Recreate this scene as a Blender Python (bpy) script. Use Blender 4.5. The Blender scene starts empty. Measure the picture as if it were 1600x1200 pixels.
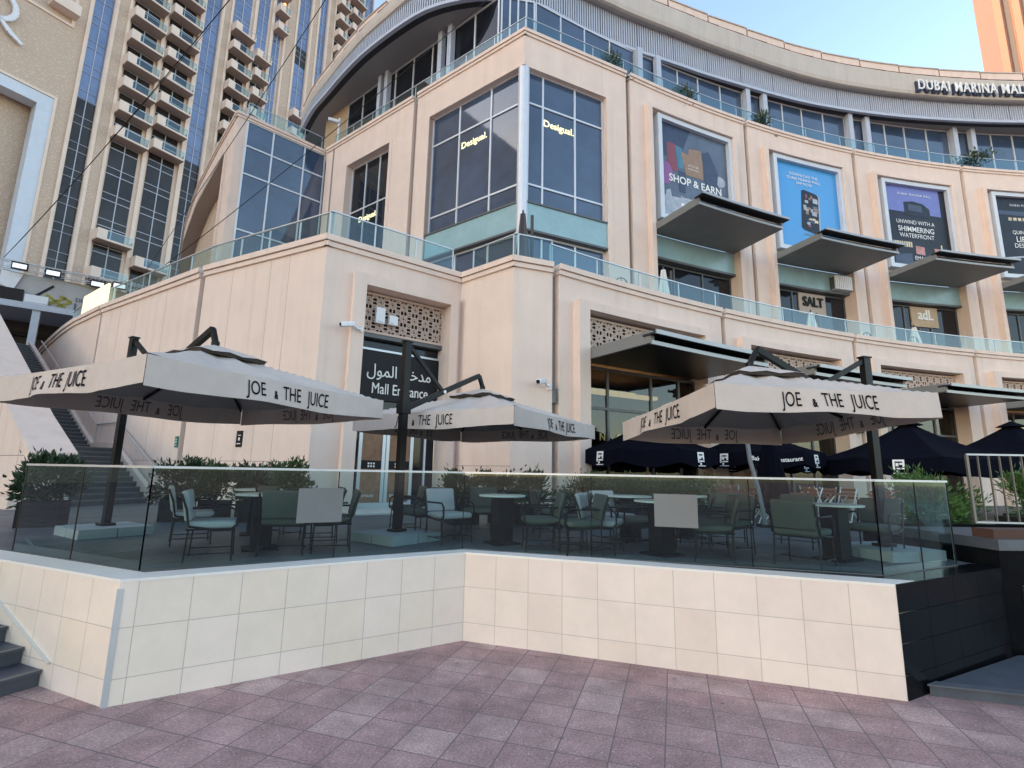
import bpy, bmesh, math, random
from mathutils import Vector, Matrix
import numpy as np
C = bpy.context.scene.collection
SC = bpy.context.scene
R = math.radians
# ------------------------------------------------------------------ camera
Up = Vector((83.1, 4441.4, -784.0)).normalized()          # world up seen from the camera
Fc = Vector((0, 0, -1)); Yc = (Fc - Up * Fc.dot(Up)).normalized(); Xc = Yc.cross(Up)
ROT = Matrix((Xc, Yc, Up))                                 # camera -> world
EYE = Vector((0, 0, 2.25)); FPX = 784.0
cam = bpy.data.cameras.new('camera'); cob = bpy.data.objects.new('camera', cam); C.objects.link(cob)
cam.sensor_fit = 'HORIZONTAL'; cam.sensor_width = 36; cam.lens = 36 * FPX / 1600
cam.clip_start = .05; cam.clip_end = 2000
cob.matrix_world = Matrix.Translation(EYE) @ ROT.to_4x4()
SC.camera = cob
# ------------------------------------------------------------------ light
SUN_AZ, SUN_EL = -106.0, 15.0                               # azimuth from +Y towards +X
w = bpy.data.worlds.new('World'); SC.world = w; w.use_nodes = True
nt = w.node_tree; bg = nt.nodes['Background']
sky = nt.nodes.new('ShaderNodeTexSky'); sky.sky_type = 'NISHITA'; sky.sun_disc = False
sky.sun_elevation = R(SUN_EL); sky.sun_rotation = R(SUN_AZ); sky.air_density = 1.0; sky.dust_density = 1.4; sky.ozone_density = .35
nt.links.new(sky.outputs[0], bg.inputs[0]); bg.inputs[1].default_value = .15
sl = bpy.data.lights.new('sun', 'SUN'); so = bpy.data.objects.new('sun', sl); C.objects.link(so)
sl.energy = 2.2; sl.angle = R(.5); sl.color = (1, .70, .46)
sd = Vector((math.sin(R(SUN_AZ)) * math.cos(R(SUN_EL)), math.cos(R(SUN_AZ)) * math.cos(R(SUN_EL)), math.sin(R(SUN_EL))))
so.rotation_euler = sd.to_track_quat('Z', 'Y').to_euler(); so.location = (-60, 60, 80)
SC.view_settings.view_transform = 'Standard'; SC.view_settings.look = 'None'
SC.view_settings.exposure = 2.0; SC.view_settings.gamma = 1
SC.render.resolution_x, SC.render.resolution_y = 1024, 768
# ------------------------------------------------------------------ materials
def nodes(name):
    m = bpy.data.materials.new(name); m.use_nodes = True
    n = m.node_tree; return m, n, n.nodes['Principled BSDF']
def mat(name, col, rough=.6, metal=0., var=.0, vscale=3., bump=0., bscale=60., ior=1.5, streak=0., spec=.5, stain=0.):
    m, n, b = nodes(name)
    b.inputs['Base Color'].default_value = (*col, 1); b.inputs['Roughness'].default_value = rough
    b.inputs['Metallic'].default_value = metal; b.inputs['IOR'].default_value = ior; b.inputs['Specular IOR Level'].default_value = spec
    tc = n.nodes.new('ShaderNodeNewGeometry')
    if var or streak:
        def layer(scale3, amt, prev):
            mp = n.nodes.new('ShaderNodeMapping'); mp.inputs['Scale'].default_value = scale3
            n.links.new(tc.outputs['Position'], mp.inputs[0])
            t = n.nodes.new('ShaderNodeTexNoise'); t.inputs['Scale'].default_value = 1; t.inputs['Detail'].default_value = 6; t.inputs['Roughness'].default_value = .65
            n.links.new(mp.outputs[0], t.inputs[0])
            r = n.nodes.new('ShaderNodeMapRange'); r.inputs[1].default_value = .25; r.inputs[2].default_value = .75
            r.inputs[3].default_value = 1 - amt; r.inputs[4].default_value = 1 + amt
            n.links.new(t.outputs[0], r.inputs[0])
            x = n.nodes.new('ShaderNodeVectorMath'); x.operation = 'MULTIPLY'
            if prev is None: x.inputs[0].default_value = col
            else: n.links.new(prev, x.inputs[0])
            n.links.new(r.outputs[0], x.inputs[1]); return x.outputs[0]
        p = None
        if var: p = layer((vscale,) * 3, var, p)
        if streak: p = layer((1.6, 1.6, .12), streak, p)
        if stain:                                   # dark rain runs with edges of their own
            mp = n.nodes.new('ShaderNodeMapping'); mp.inputs['Scale'].default_value = (3.3, 3.3, .16); n.links.new(tc.outputs['Position'], mp.inputs[0])
            t = n.nodes.new('ShaderNodeTexNoise'); t.inputs['Scale'].default_value = 1; t.inputs['Detail'].default_value = 3; n.links.new(mp.outputs[0], t.inputs[0])
            r = n.nodes.new('ShaderNodeMapRange'); r.inputs[1].default_value = .56; r.inputs[2].default_value = .74; r.inputs[3].default_value = 1; r.inputs[4].default_value = 1 - stain; n.links.new(t.outputs[0], r.inputs[0])
            x = n.nodes.new('ShaderNodeVectorMath'); x.operation = 'MULTIPLY'; n.links.new(p, x.inputs[0]); n.links.new(r.outputs[0], x.inputs[1]); p = x.outputs[0]
        n.links.new(p, b.inputs['Base Color'])
    if bump:
        t = n.nodes.new('ShaderNodeTexNoise'); t.inputs['Scale'].default_value = bscale; t.inputs['Detail'].default_value = 4
        n.links.new(tc.outputs['Position'], t.inputs[0])
        bp = n.nodes.new('ShaderNodeBump'); bp.inputs['Strength'].default_value = bump; bp.inputs['Distance'].default_value = .02
        n.links.new(t.outputs[0], bp.inputs['Height']); n.links.new(bp.outputs[0], b.inputs['Normal'])
    return m
def glass(name, tint, refl=1.5, rough=.0, rcol=(1, 1, 1), boost=0.):
    """thin sheet: tinted transparency plus Fresnel reflection"""
    m = bpy.data.materials.new(name); m.use_nodes = True; n = m.node_tree; n.nodes.clear()
    o = n.nodes.new('ShaderNodeOutputMaterial'); mx = n.nodes.new('ShaderNodeMixShader')
    t = n.nodes.new('ShaderNodeBsdfTransparent'); t.inputs[0].default_value = (*tint, 1)
    g = n.nodes.new('ShaderNodeBsdfGlossy'); g.inputs['Roughness'].default_value = rough; g.inputs[0].default_value = (*rcol, 1)
    f = n.nodes.new('ShaderNodeLayerWeight'); f.inputs[0].default_value = .5
    p = n.nodes.new('ShaderNodeMath'); p.operation = 'POWER'; n.links.new(f.outputs['Facing'], p.inputs[0]); p.inputs[1].default_value = 5
    q = n.nodes.new('ShaderNodeMapRange'); q.inputs[3].default_value = refl; q.inputs[4].default_value = 1
    n.links.new(p.outputs[0], q.inputs[0]); n.links.new(q.outputs[0], mx.inputs[0])
    n.links.new(t.outputs[0], mx.inputs[1]); n.links.new(g.outputs[0], mx.inputs[2]); n.links.new(mx.outputs[0], o.inputs[0])
    return m
def emit(name, col, s):
    m, n, b = nodes(name); b.inputs['Base Color'].default_value = (*col, 1)
    b.inputs['Emission Color'].default_value = (*col, 1); b.inputs['Emission Strength'].default_value = s; return m
def brickmat(name, col, mortar, scale, rough=.85, var=.1):
    m, n, b = nodes(name); b.inputs['Roughness'].default_value = rough
    tc = n.nodes.new('ShaderNodeTexCoord')
    t = n.nodes.new('ShaderNodeTexNoise'); t.inputs['Scale'].default_value = scale; t.inputs['Detail'].default_value = 3
    v = n.nodes.new('ShaderNodeTexVoronoi'); v.inputs['Scale'].default_value = scale * 1.1
    mp = n.nodes.new('ShaderNodeMapping'); mp.inputs['Scale'].default_value = (1, 1, 2.2)
    n.links.new(tc.outputs['Object'], mp.inputs[0]); n.links.new(mp.outputs[0], v.inputs[0]); n.links.new(mp.outputs[0], t.inputs[0])
    r = n.nodes.new('ShaderNodeMixRGB'); r.inputs[1].default_value = (*mortar, 1); r.inputs[2].default_value = (*col, 1)
    a = n.nodes.new('ShaderNodeMapRange'); a.inputs[1].default_value = .0; a.inputs[2].default_value = .55; a.inputs[3].default_value = 1.15; a.inputs[4].default_value = -.2
    n.links.new(v.outputs['Distance'], a.inputs[0]); n.links.new(a.outputs[0], r.inputs[0])
    n.links.new(r.outputs[0], b.inputs['Base Color'])
    bp = n.nodes.new('ShaderNodeBump'); bp.inputs['Strength'].default_value = .6; bp.inputs['Distance'].default_value = .06
    n.links.new(a.outputs[0], bp.inputs['Height']); n.links.new(bp.outputs[0], b.inputs['Normal']); return m
def tilemat(name, cols, grout, sx, sz, axis, org, rough, w=.006, bump=.3, speck=0., dirt=.12):
    """square tiles: axis = horizontal direction of the joints, org = a joint corner; 3rd dim z (walls) or the other horizontal axis (floors)"""
    m, n, b = nodes(name); L = n.links.new
    g = n.nodes.new('ShaderNodeNewGeometry')
    def dot(v, o):
        s = n.nodes.new('ShaderNodeVectorMath'); s.operation = 'SUBTRACT'; L(g.outputs['Position'], s.inputs[0]); s.inputs[1].default_value = o
        d = n.nodes.new('ShaderNodeVectorMath'); d.operation = 'DOT_PRODUCT'; L(s.outputs[0], d.inputs[0]); d.inputs[1].default_value = v; return d.outputs['Value']
    def math2(op, a, bb):
        x = n.nodes.new('ShaderNodeMath'); x.operation = op
        for i, q in enumerate((a, bb)):
            if q is None: continue
            if isinstance(q, (int, float)): x.inputs[i].default_value = q
            else: L(q, x.inputs[i])
        return x.outputs[0]
    u = math2('DIVIDE', dot(axis[0], org), sx); v = math2('DIVIDE', dot(axis[1], org), sz)
    fu, fv = math2('FLOOR', u, None), math2('FLOOR', v, None)
    cu, cv = math2('FRACT', u, None), math2('FRACT', v, None)
    du = math2('MULTIPLY', math2('MINIMUM', cu, math2('SUBTRACT', 1., cu)), sx); dv = math2('MULTIPLY', math2('MINIMUM', cv, math2('SUBTRACT', 1., cv)), sz)
    d = math2('MINIMUM', du, dv)
    line = n.nodes.new('ShaderNodeMapRange'); line.interpolation_type = 'SMOOTHSTEP'; line.inputs[1].default_value = w * .3; line.inputs[2].default_value = w; L(d, line.inputs[0])
    cb = n.nodes.new('ShaderNodeCombineXYZ'); L(fu, cb.inputs[0]); L(fv, cb.inputs[1])
    wn = n.nodes.new('ShaderNodeTexWhiteNoise'); wn.noise_dimensions = '2D'; L(cb.outputs[0], wn.inputs['Vector'])
    rp = n.nodes.new('ShaderNodeValToRGB'); rp.color_ramp.interpolation = 'CONSTANT'
    rp.color_ramp.elements[0].color = (*cols[0], 1); rp.color_ramp.elements[1].color = (*cols[-1], 1); rp.color_ramp.elements[1].position = (len(cols) - 1) / len(cols)
    for i, c in enumerate(cols[1:-1], 1):
        e = rp.color_ramp.elements.new(i / len(cols)); e.color = (*c, 1)
    L(wn.outputs['Value'], rp.inputs[0])
    no = n.nodes.new('ShaderNodeTexNoise'); no.inputs['Scale'].default_value = 2.2; no.inputs['Detail'].default_value = 8; no.inputs['Roughness'].default_value = .7; L(g.outputs['Position'], no.inputs[0])
    mr = n.nodes.new('ShaderNodeMapRange'); mr.inputs[1].default_value = .3; mr.inputs[2].default_value = .7; mr.inputs[3].default_value = 1 - dirt; mr.inputs[4].default_value = 1 + dirt; L(no.outputs[0], mr.inputs[0])
    x = n.nodes.new('ShaderNodeVectorMath'); x.operation = 'MULTIPLY'; L(rp.outputs[0], x.inputs[0]); L(mr.outputs[0], x.inputs[1])
    col = x.outputs[0]; hsrc = None
    if speck:
        sp = n.nodes.new('ShaderNodeTexNoise'); sp.inputs['Scale'].default_value = 48; sp.inputs['Detail'].default_value = 5; sp.inputs['Roughness'].default_value = .8; L(g.outputs['Position'], sp.inputs[0])
        ms = n.nodes.new('ShaderNodeMapRange'); ms.inputs[1].default_value = .3; ms.inputs[2].default_value = .72; ms.inputs[3].default_value = 1 - speck; ms.inputs[4].default_value = 1 + speck; L(sp.outputs[0], ms.inputs[0])
        y = n.nodes.new('ShaderNodeVectorMath'); y.operation = 'MULTIPLY'; L(col, y.inputs[0]); L(ms.outputs[0], y.inputs[1]); col = y.outputs[0]; hsrc = ms.outputs[0]
        vo = n.nodes.new('ShaderNodeTexVoronoi'); vo.inputs['Scale'].default_value = 15; L(g.outputs['Position'], vo.inputs[0])
        lt = math2('LESS_THAN', vo.outputs['Distance'], .12)
        wv = n.nodes.new('ShaderNodeMixRGB'); L(math2('MULTIPLY', lt, .55), wv.inputs[0]); L(col, wv.inputs[1]); wv.inputs[2].default_value = (.62, .6, .6, 1); col = wv.outputs[0]
        v2 = n.nodes.new('ShaderNodeTexVoronoi'); v2.inputs['Scale'].default_value = 2.3; v2.inputs['Randomness'].default_value = 1; L(g.outputs['Position'], v2.inputs[0])
        gum = n.nodes.new('ShaderNodeMixRGB'); L(math2('MULTIPLY', math2('LESS_THAN', v2.outputs['Distance'], .055), .5), gum.inputs[0]); L(col, gum.inputs[1]); gum.inputs[2].default_value = (.06, .05, .055, 1); col = gum.outputs[0]
        n3 = n.nodes.new('ShaderNodeTexNoise'); n3.inputs['Scale'].default_value = .55; n3.inputs['Detail'].default_value = 7; n3.inputs['Roughness'].default_value = .6; L(g.outputs['Position'], n3.inputs[0])
        m3 = n.nodes.new('ShaderNodeMapRange'); m3.inputs[1].default_value = .35; m3.inputs[2].default_value = .65; m3.inputs[3].default_value = .84; m3.inputs[4].default_value = 1.12; L(n3.outputs[0], m3.inputs[0])
        y3 = n.nodes.new('ShaderNodeVectorMath'); y3.operation = 'MULTIPLY'; L(col, y3.inputs[0]); L(m3.outputs[0], y3.inputs[1]); col = y3.outputs[0]
    mx = n.nodes.new('ShaderNodeMixRGB'); L(line.outputs[0], mx.inputs[0]); mx.inputs[1].default_value = (*grout, 1); L(col, mx.inputs[2])
    L(mx.outputs[0], b.inputs['Base Color']); b.inputs['Roughness'].default_value = rough
    h = line.outputs[0]
    if hsrc is not None:
        h = math2('ADD', line.outputs[0], math2('MULTIPLY', hsrc, .35))
    bp = n.nodes.new('ShaderNodeBump'); bp.inputs['Strength'].default_value = bump; bp.inputs['Distance'].default_value = .008; L(h, bp.inputs['Height']); L(bp.outputs[0], b.inputs['Normal'])
    return m
PINK = (.725, .58, .495)
M = dict(
    stucco=mat('stucco', PINK, .9, var=.06, vscale=.9, bump=.25, bscale=90, streak=.05, stain=.07),
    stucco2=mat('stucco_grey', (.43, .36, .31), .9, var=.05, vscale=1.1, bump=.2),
    groove=mat('joint_groove', (.26, .21, .18), .9),
    cornice=mat('cornice', (.72, .57, .48), .85, var=.06, vscale=2., streak=.05, stain=.08),
    fascia=mat('roof_fascia', (.50, .45, .40), .85, var=.06, vscale=1., streak=.07, stain=.12),
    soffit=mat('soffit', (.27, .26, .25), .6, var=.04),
    slat=mat('slat_metal', (.43, .47, .55), .5, .0, var=.05), slatback=mat('slat_back', (.03, .03, .035), .8),
    alu=mat('aluminium', (.62, .64, .67), .4, .3, var=.04), alud=mat('dark_aluminium', (.10, .105, .11), .45, .2, var=.06),
    glassblue=mat('tinted_window', (.040, .066, .118), .04, ior=1.8, var=.4, vscale=.35, bump=.12, bscale=.55),
    glassdark=mat('dark_window', (.011, .013, .018), .05, ior=1.4, var=.5, vscale=.4, bump=.12, bscale=.55),
    glasslow=mat('brown_reflection_glass', (.034, .029, .027), .08, ior=1.35, var=.6, vscale=.25, bump=.1, bscale=.5), glasstower=mat('blue_tower_glass', (.12, .175, .32), .10, ior=1.8, var=.35, vscale=.3, bump=.1, bscale=.5),  # brown tower glass: reflection of brown buildings painted into its base colour
    teal=mat('teal_spandrel', (.27, .42, .45), .25, var=.12, vscale=1.2),
    awn=mat('awning_grey', (.18, .185, .18), .55, .0, var=.1, vscale=1.),
    awnb=mat('awning_charcoal', (.014, .015, .018), .4, .0, var=.15, vscale=1.), awntop=mat('awning_edge', (.33, .33, .33), .45, .5),
    lattice=mat('lattice', (.56, .43, .36), .85), void=mat('void', (.02, .017, .015), .9),
    rail=glass('rail_glass', (.62, .80, .81), .07, rcol=(.85, .97, 1)), front=glass('terrace_glass', (.61, .77, .755), .045, rcol=(.8, .95, 1)),
    shop=glass('shop_glass', (.40, .42, .41), .045),
    steel=mat('steel', (.55, .56, .57), .45, .6, var=.05), black=mat('black_metal', (.0045, .0045, .005), .45, 0, var=.1, spec=.25),
    brownm=mat('bronze_metal', (.045, .033, .027), .4, .2),
    brick=brickmat('rough_brick', (.76, .58, .45), (.54, .41, .31), 2.6), trim=mat('stone_trim', (.76, .61, .50), .85, var=.06, vscale=.6, streak=.05),
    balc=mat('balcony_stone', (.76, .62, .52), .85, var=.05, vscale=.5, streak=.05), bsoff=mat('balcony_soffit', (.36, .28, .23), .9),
    white=mat('white_paint', (.72, .73, .75), .6, var=.05), offw=mat('off_white', (.6, .58, .52), .6, var=.06),
    panelw=mat('white_stone', (.58, .62, .68), .5, var=.07, vscale=.8),
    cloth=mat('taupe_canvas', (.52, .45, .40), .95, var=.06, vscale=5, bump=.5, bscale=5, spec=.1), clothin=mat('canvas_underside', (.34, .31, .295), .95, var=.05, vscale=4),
    ink=mat('black_ink', (.006, .005, .008), .9, spec=.1), inkin=mat('print_through', (.11, .095, .09), .9),
    bcloth=mat('black_canvas', (.0035, .004, .009), .9, var=.2, vscale=3, spec=.05),
    green=mat('green_fabric', (.072, .08, .068), .9, var=.12, vscale=6, bump=.2, bscale=200), blue=mat('reflection_tinted_fabric', (.41, .385, .40), .9, var=.08, vscale=6, bump=.2, bscale=200),  # pale chairs: bluish reflection painted into the fabric colour
    marble=mat('table_marble', (.62, .62, .60), .25, var=.08, vscale=8), tbase=mat('table_base', (.006, .006, .007), .6, spec=.2),
    granite=mat('dark_granite', (.005, .006, .007), .16, var=.35, vscale=2.5, bump=.08, bscale=12, spec=.07), curb=mat('granite_curb', (.075, .085, .10), .45, var=.2, vscale=3),
    step=mat('step_granite', (.06, .068, .085), .55, var=.25, vscale=4), stepedge=mat('step_nosing', (.16, .155, .14), .6),
    copw=mat('coping_stone', (.74, .70, .65), .5, var=.05, vscale=2), slab=mat('ballast_slab', (.30, .32, .34), .8, var=.1, vscale=5),
    leaf=mat('leaf_green', (.035, .075, .022), .45, var=.5, vscale=9), leaf2=mat('leaf_dark', (.022, .048, .02), .45, var=.5, vscale=9), leaf3=mat('leaf_bright', (.06, .135, .025), .5, var=.45, vscale=9),
    bark=mat('bark', (.08, .055, .04), .9), pot=mat('planter', (.012, .012, .013), .7, spec=.2), wood=mat('brown_wood', (.17, .06, .03), .55, var=.2, vscale=8),
    signd=mat('sign_dark', (.008, .008, .011), .5, spec=.25), signw=mat('sign_white', (.78, .78, .76), .5), gold=mat('gold_letter', (.55, .42, .18), .4, .4),
    board=mat('grey_board', (.155, .16, .158), .5, var=.06), door=mat('door_frame', (.58, .62, .66), .35, .4), inter=mat('warm_interior', (.27, .15, .085), .7, var=.5, vscale=2.2),
    lamp=emit('warm_strip', (1, .72, .36), .5), letter=emit('lit_letter', (1, .90, .50), .26), flood=emit('flood_lens', (.9, .95, 1), .16), emitcream=emit('emissive_panel', (1, .90, .55), .2), glow=emit('balcony_lamp', (1, .5, .2), .4),
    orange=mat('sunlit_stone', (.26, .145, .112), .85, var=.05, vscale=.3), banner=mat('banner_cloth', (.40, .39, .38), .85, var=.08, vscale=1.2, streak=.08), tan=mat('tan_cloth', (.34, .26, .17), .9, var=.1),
    steelw=mat('white_steel', (.45, .48, .54), .5, var=.08), dark=mat('dark_brown', (.045, .038, .035), .8, var=.2, vscale=1), wood2=mat('timber_cladding', (.42, .31, .2), .6, var=.15, vscale=1.), pier_grey=mat('strip_grey', (.10, .085, .085), .6), postgrey=mat('post_grey', (.15, .165, .19), .5), rust=mat('red_brown', (.16, .07, .055), .8),
    olive=mat('olive_logo', (.30, .26, .05), .8), greyink=mat('grey_ink', (.12, .12, .125), .8), terra=mat('terracotta', (.07, .032, .022), .8), grille=mat('louvre_black', (.018, .018, .02), .6),
    sgreen=mat('green_sign', (.02, .16, .11), .5), brass=mat('dull_metal', (.22, .2, .17), .45, .6),
)
# ------------------------------------------------------------------ mesh helpers
def root_of(o):
    while o.parent: o = o.parent
    return o
class MB:
    def __init__(s): s.v = []; s.f = []
    def quadbox(s, P):                       # 8 points: bottom ring 0-3, top ring 4-7
        k = len(s.v); s.v += [tuple(p) for p in P]
        s.f += [tuple(k + i for i in q) for q in ((3, 2, 1, 0), (4, 5, 6, 7), (0, 1, 5, 4), (1, 2, 6, 5), (2, 3, 7, 6), (3, 0, 4, 7))]; return s
    def box(s, c, d, rz=0):                  # centre, full size, turn
        cx, cy, cz = c; a, b, h = d[0] / 2, d[1] / 2, d[2] / 2; co, si = math.cos(rz), math.sin(rz)
        P = [(cx + x * co - y * si, cy + x * si + y * co, cz + z) for z in (-h, h) for x, y in ((-a, -b), (a, -b), (a, b), (-a, b))]
        return s.quadbox(P)
    def f_box(s, F, s0, s1, d0, d1, z0, z1, n=None):   # box in a facade frame (along, out, up)
        n = n or F.segs(s0, s1)
        for i in range(n):
            a = s0 + (s1 - s0) * i / n; b = s0 + (s1 - s0) * (i + 1) / n
            s.quadbox([F.p(x, d, z) for z in (z0, z1) for x, d in ((a, d0), (b, d0), (b, d1), (a, d1))])
        return s
    def poly(s, pts):
        k = len(s.v); s.v += [tuple(p) for p in pts]; s.f.append(tuple(range(k, k + len(pts)))); return s
    def prism(s, pts, z0, z1):               # polygon in plan, extruded
        k = len(s.v); n = len(pts)
        s.v += [(p[0], p[1], z0) for p in pts] + [(p[0], p[1], z1) for p in pts]
        s.f.append(tuple(range(k + n - 1, k - 1, -1))); s.f.append(tuple(range(k + n, k + 2 * n)))
        for i in range(n): j = (i + 1) % n; s.f.append((k + i, k + j, k + n + j, k + n + i))
        return s
    def tube(s, pts, r, n=8, cap=True):
        pts = [Vector(p) for p in pts]; k = len(s.v); m = len(pts); prev = None
        for i, p in enumerate(pts):
            t = (pts[min(i + 1, m - 1)] - pts[max(i - 1, 0)]).normalized()
            if prev is None: a = t.orthogonal().normalized()
            else: a = (prev - t * prev.dot(t)).normalized()
            prev = a; b = t.cross(a); rr = r[i] if isinstance(r, (list, tuple)) else r
            for q in range(n): s.v.append(tuple(p + (a * math.cos(2 * math.pi * q / n) + b * math.sin(2 * math.pi * q / n)) * rr))
        for i in range(m - 1):
            for q in range(n): s.f.append((k + i * n + q, k + i * n + (q + 1) % n, k + (i + 1) * n + (q + 1) % n, k + (i + 1) * n + q))
        if cap: s.f.append(tuple(k + q for q in range(n - 1, -1, -1))); s.f.append(tuple(k + (m - 1) * n + q for q in range(n)))
        return s
    def bar(s, a, b, wd, th=None, up=(0, 0, 1)):      # rectangular bar from a to b
        a, b = Vector(a), Vector(b); t = (b - a).normalized(); u = Vector(up); x = t.cross(u)
        if x.length < 1e-4: x = t.cross(Vector((1, 0, 0)))
        x.normalize(); y = x.cross(t).normalized(); th = th or wd; x *= wd / 2; y *= th / 2
        return s.quadbox([a - x - y, a + x - y, a + x + y, a - x + y, b - x - y, b + x - y, b + x + y, b - x + y])
    def rbox(s, c, d, r, rot=None):          # rounded box
        bm = bmesh.new(); bmesh.ops.create_cube(bm, size=1)
        for v in bm.verts: v.co = Vector((v.co.x * d[0], v.co.y * d[1], v.co.z * d[2]))
        bmesh.ops.bevel(bm, geom=bm.edges[:], offset=r, segments=3, profile=.5, affect='EDGES')
        k = len(s.v); bm.verts.index_update(); mt = Matrix.Translation(Vector(c)) @ (rot.to_4x4() if rot else Matrix.Identity(4))
        s.v += [tuple(mt @ v.co) for v in bm.verts]; s.f += [tuple(k + v.index for v in f.verts) for f in bm.faces]; bm.free(); return s
    def build(s, name, m, parent=None, local=False, smooth=False, fix=True):
        off = Vector((0, 0, 0))
        if parent and not local: off = root_of(parent).location
        me = bpy.data.meshes.new(name); me.from_pydata([(v[0] - off.x, v[1] - off.y, v[2] - off.z) for v in s.v], [], s.f)
        if fix:
            bm = bmesh.new(); bm.from_mesh(me); bmesh.ops.recalc_face_normals(bm, faces=bm.faces[:]); bm.to_mesh(me); bm.free()
        for mm in (m if isinstance(m, (list, tuple)) else [m]): me.materials.append(M[mm])
        if smooth: me.shade_smooth()
        o = bpy.data.objects.new(name, me); C.objects.link(o)
        if parent: o.parent = parent
        return o
def tag(o, label=None, cat=None, group=None, kind=None):
    if label: o['label'] = label
    if cat: o['category'] = cat
    if group: o['group'] = group
    if kind: o['kind'] = kind
    return o
def thing(name, label, cat, loc=(0, 0, 0), group=None, rz=0):
    o = bpy.data.objects.new(name, None); C.objects.link(o); o.location = loc; o.rotation_euler.z = rz; o.empty_display_size = .2
    return tag(o, label, cat, group)
def copy_tree(o, parent=None, label=None):
    c = o.copy(); C.objects.link(c)
    if parent: c.parent = parent
    if label: c['label'] = label
    for ch in o.children: copy_tree(ch, c)
    return c
class Flat:                                   # facade plane from a to b, outward = towards the eye
    def __init__(s, a, b, flip=False):
        s.a = Vector((a[0], a[1])); d = Vector((b[0], b[1])) - s.a; s.len = d.length; s.u = d.normalized(); s.n = Vector((-s.u.y, s.u.x))
        if s.n.dot(-s.a) < 0: s.n = -s.n
        if flip: s.n = -s.n
    def p(s, x, d, z): q = s.a + s.u * x + s.n * d; return (q.x, q.y, z)
    def segs(s, a, b): return 1
CX, CY = 39.56, -42.96                        # the centre the curved mall front is struck from
class Arc:                                    # along = degrees from the first joint (123.55), out = towards the centre
    def __init__(s, r): s.r = r
    def p(s, x, d, z): t = R(123.55 - x); return (CX + (s.r - d) * math.cos(t), CY + (s.r - d) * math.sin(t), z)
    def segs(s, a, b): return max(1, int(math.ceil(abs(b - a) / .85)))
class Path:                                   # polyline facade, along = metres, optional smooth normal
    def __init__(s, pts):
        s.P = [Vector(p[:2]) for p in pts]; s.L = [0]
        for a, b in zip(s.P, s.P[1:]): s.L.append(s.L[-1] + (b - a).length)
        s.len = s.L[-1]; s.N = []
        for i in range(len(s.P)):
            t = (s.P[min(i + 1, len(s.P) - 1)] - s.P[max(i - 1, 0)]).normalized(); n = Vector((-t.y, t.x))
            if n.dot(-s.P[i]) < 0: n = -n
            s.N.append(n)
    def p(s, x, d, z):
        i = 0
        while i < len(s.L) - 2 and x > s.L[i + 1]: i += 1
        f = (x - s.L[i]) / (s.L[i + 1] - s.L[i]); q = s.P[i].lerp(s.P[i + 1], f) + s.N[i].lerp(s.N[i + 1], f).normalized() * d; return (q.x, q.y, z)
    def segs(s, a, b): return max(1, int(math.ceil(abs(b - a) / 1.2)))
def catmull(P, step):
    P = [Vector(p) for p in P]; out = []
    for i in range(len(P) - 1):
        p0, p1, p2, p3 = P[max(i - 1, 0)], P[i], P[i + 1], P[min(i + 2, len(P) - 1)]; n = max(2, int((p2 - p1).length / step))
        for k in range(n):
            t = k / n; out.append(.5 * ((2 * p1) + (p2 - p0) * t + (2 * p0 - 5 * p1 + 4 * p2 - p3) * t * t + (3 * p1 - p0 - 3 * p2 + p3) * t ** 3))
    out.append(P[-1]); return out
_fonts = {}
def text_mesh(txt, size, extr=.004, align='CENTER', sx=1., bold=0., spacing=1., shear=0.):
    cu = bpy.data.curves.new('lettering', 'FONT'); cu.body = txt; cu.size = size; cu.extrude = extr; cu.align_x = align; cu.align_y = 'CENTER'; cu.offset = bold; cu.space_character = spacing; cu.shear = shear; cu.resolution_u = 4
    ob = bpy.data.objects.new('lettering', cu); C.objects.link(ob); bpy.context.view_layer.update()
    dg = bpy.context.evaluated_depsgraph_get(); me = bpy.data.meshes.new_from_object(ob.evaluated_get(dg))
    vs = [(v.co.x * sx, v.co.y, v.co.z) for v in me.vertices]; fs = [tuple(p.vertices) for p in me.polygons]
    bpy.data.objects.remove(ob); bpy.data.curves.remove(cu); bpy.data.meshes.remove(me); return vs, fs
def letters(txt, size, F, s, d, z, m, parent, name='lettering', extr=.01, flip=1, dirx=1, degr=1., **kw):
    """lettering laid on a facade frame, centred at (s, z), out by d"""
    vs, fs = text_mesh(txt, size, extr, **kw); b = MB()
    b.v = [F.p(s + x * degr * dirx, d + h + extr, z + y) for x, y, h in vs]; b.f = fs
    return b.build(name, m, parent)
# ------------------------------------------------------------------ ground and terrace
D = 1.13
ca, sa_ = math.cos(R(-17.8)), math.sin(R(-17.8))
M['paver'] = tilemat('plaza_paver', [(0.354, 0.222, 0.207), (0.396, 0.252, 0.233), (0.412, 0.276, 0.254), (0.370, 0.227, 0.214), (0.396, 0.252, 0.235), (0.359, 0.223, 0.209), (0.443, 0.304, 0.278), (0.380, 0.238, 0.220), (0.374, 0.235, 0.218), (0.385, 0.244, 0.226)], (.15, .12, .12), .428, .413, ((ca, sa_, 0), (-sa_, ca, 0)), (-.556, 5.759, 0), .75, w=.008, bump=.5, speck=.6, dirt=.28)
M['deckp'] = tilemat('deck_paver', [(.085, .092, .105), (.10, .108, .12), (.075, .082, .095)], (.04, .043, .05), .6, .6, ((.83, -.56, 0), (.56, .83, 0)), (0, 9, 0), .5, w=.008, bump=.3, speck=.12)
g = MB(); g.prism([(-250, -250), (250, -250), (250, 400), (-250, 400)], -.5, 0); tag(g.build('plaza_ground', 'paver'), kind='structure')
A0, B0, C0 = (-3.79, 5.185), (-.605, 7.29), (4.144, 5.655)
L0 = (-9.8, 7.87); E0 = (6.42, 6.85)
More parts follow.
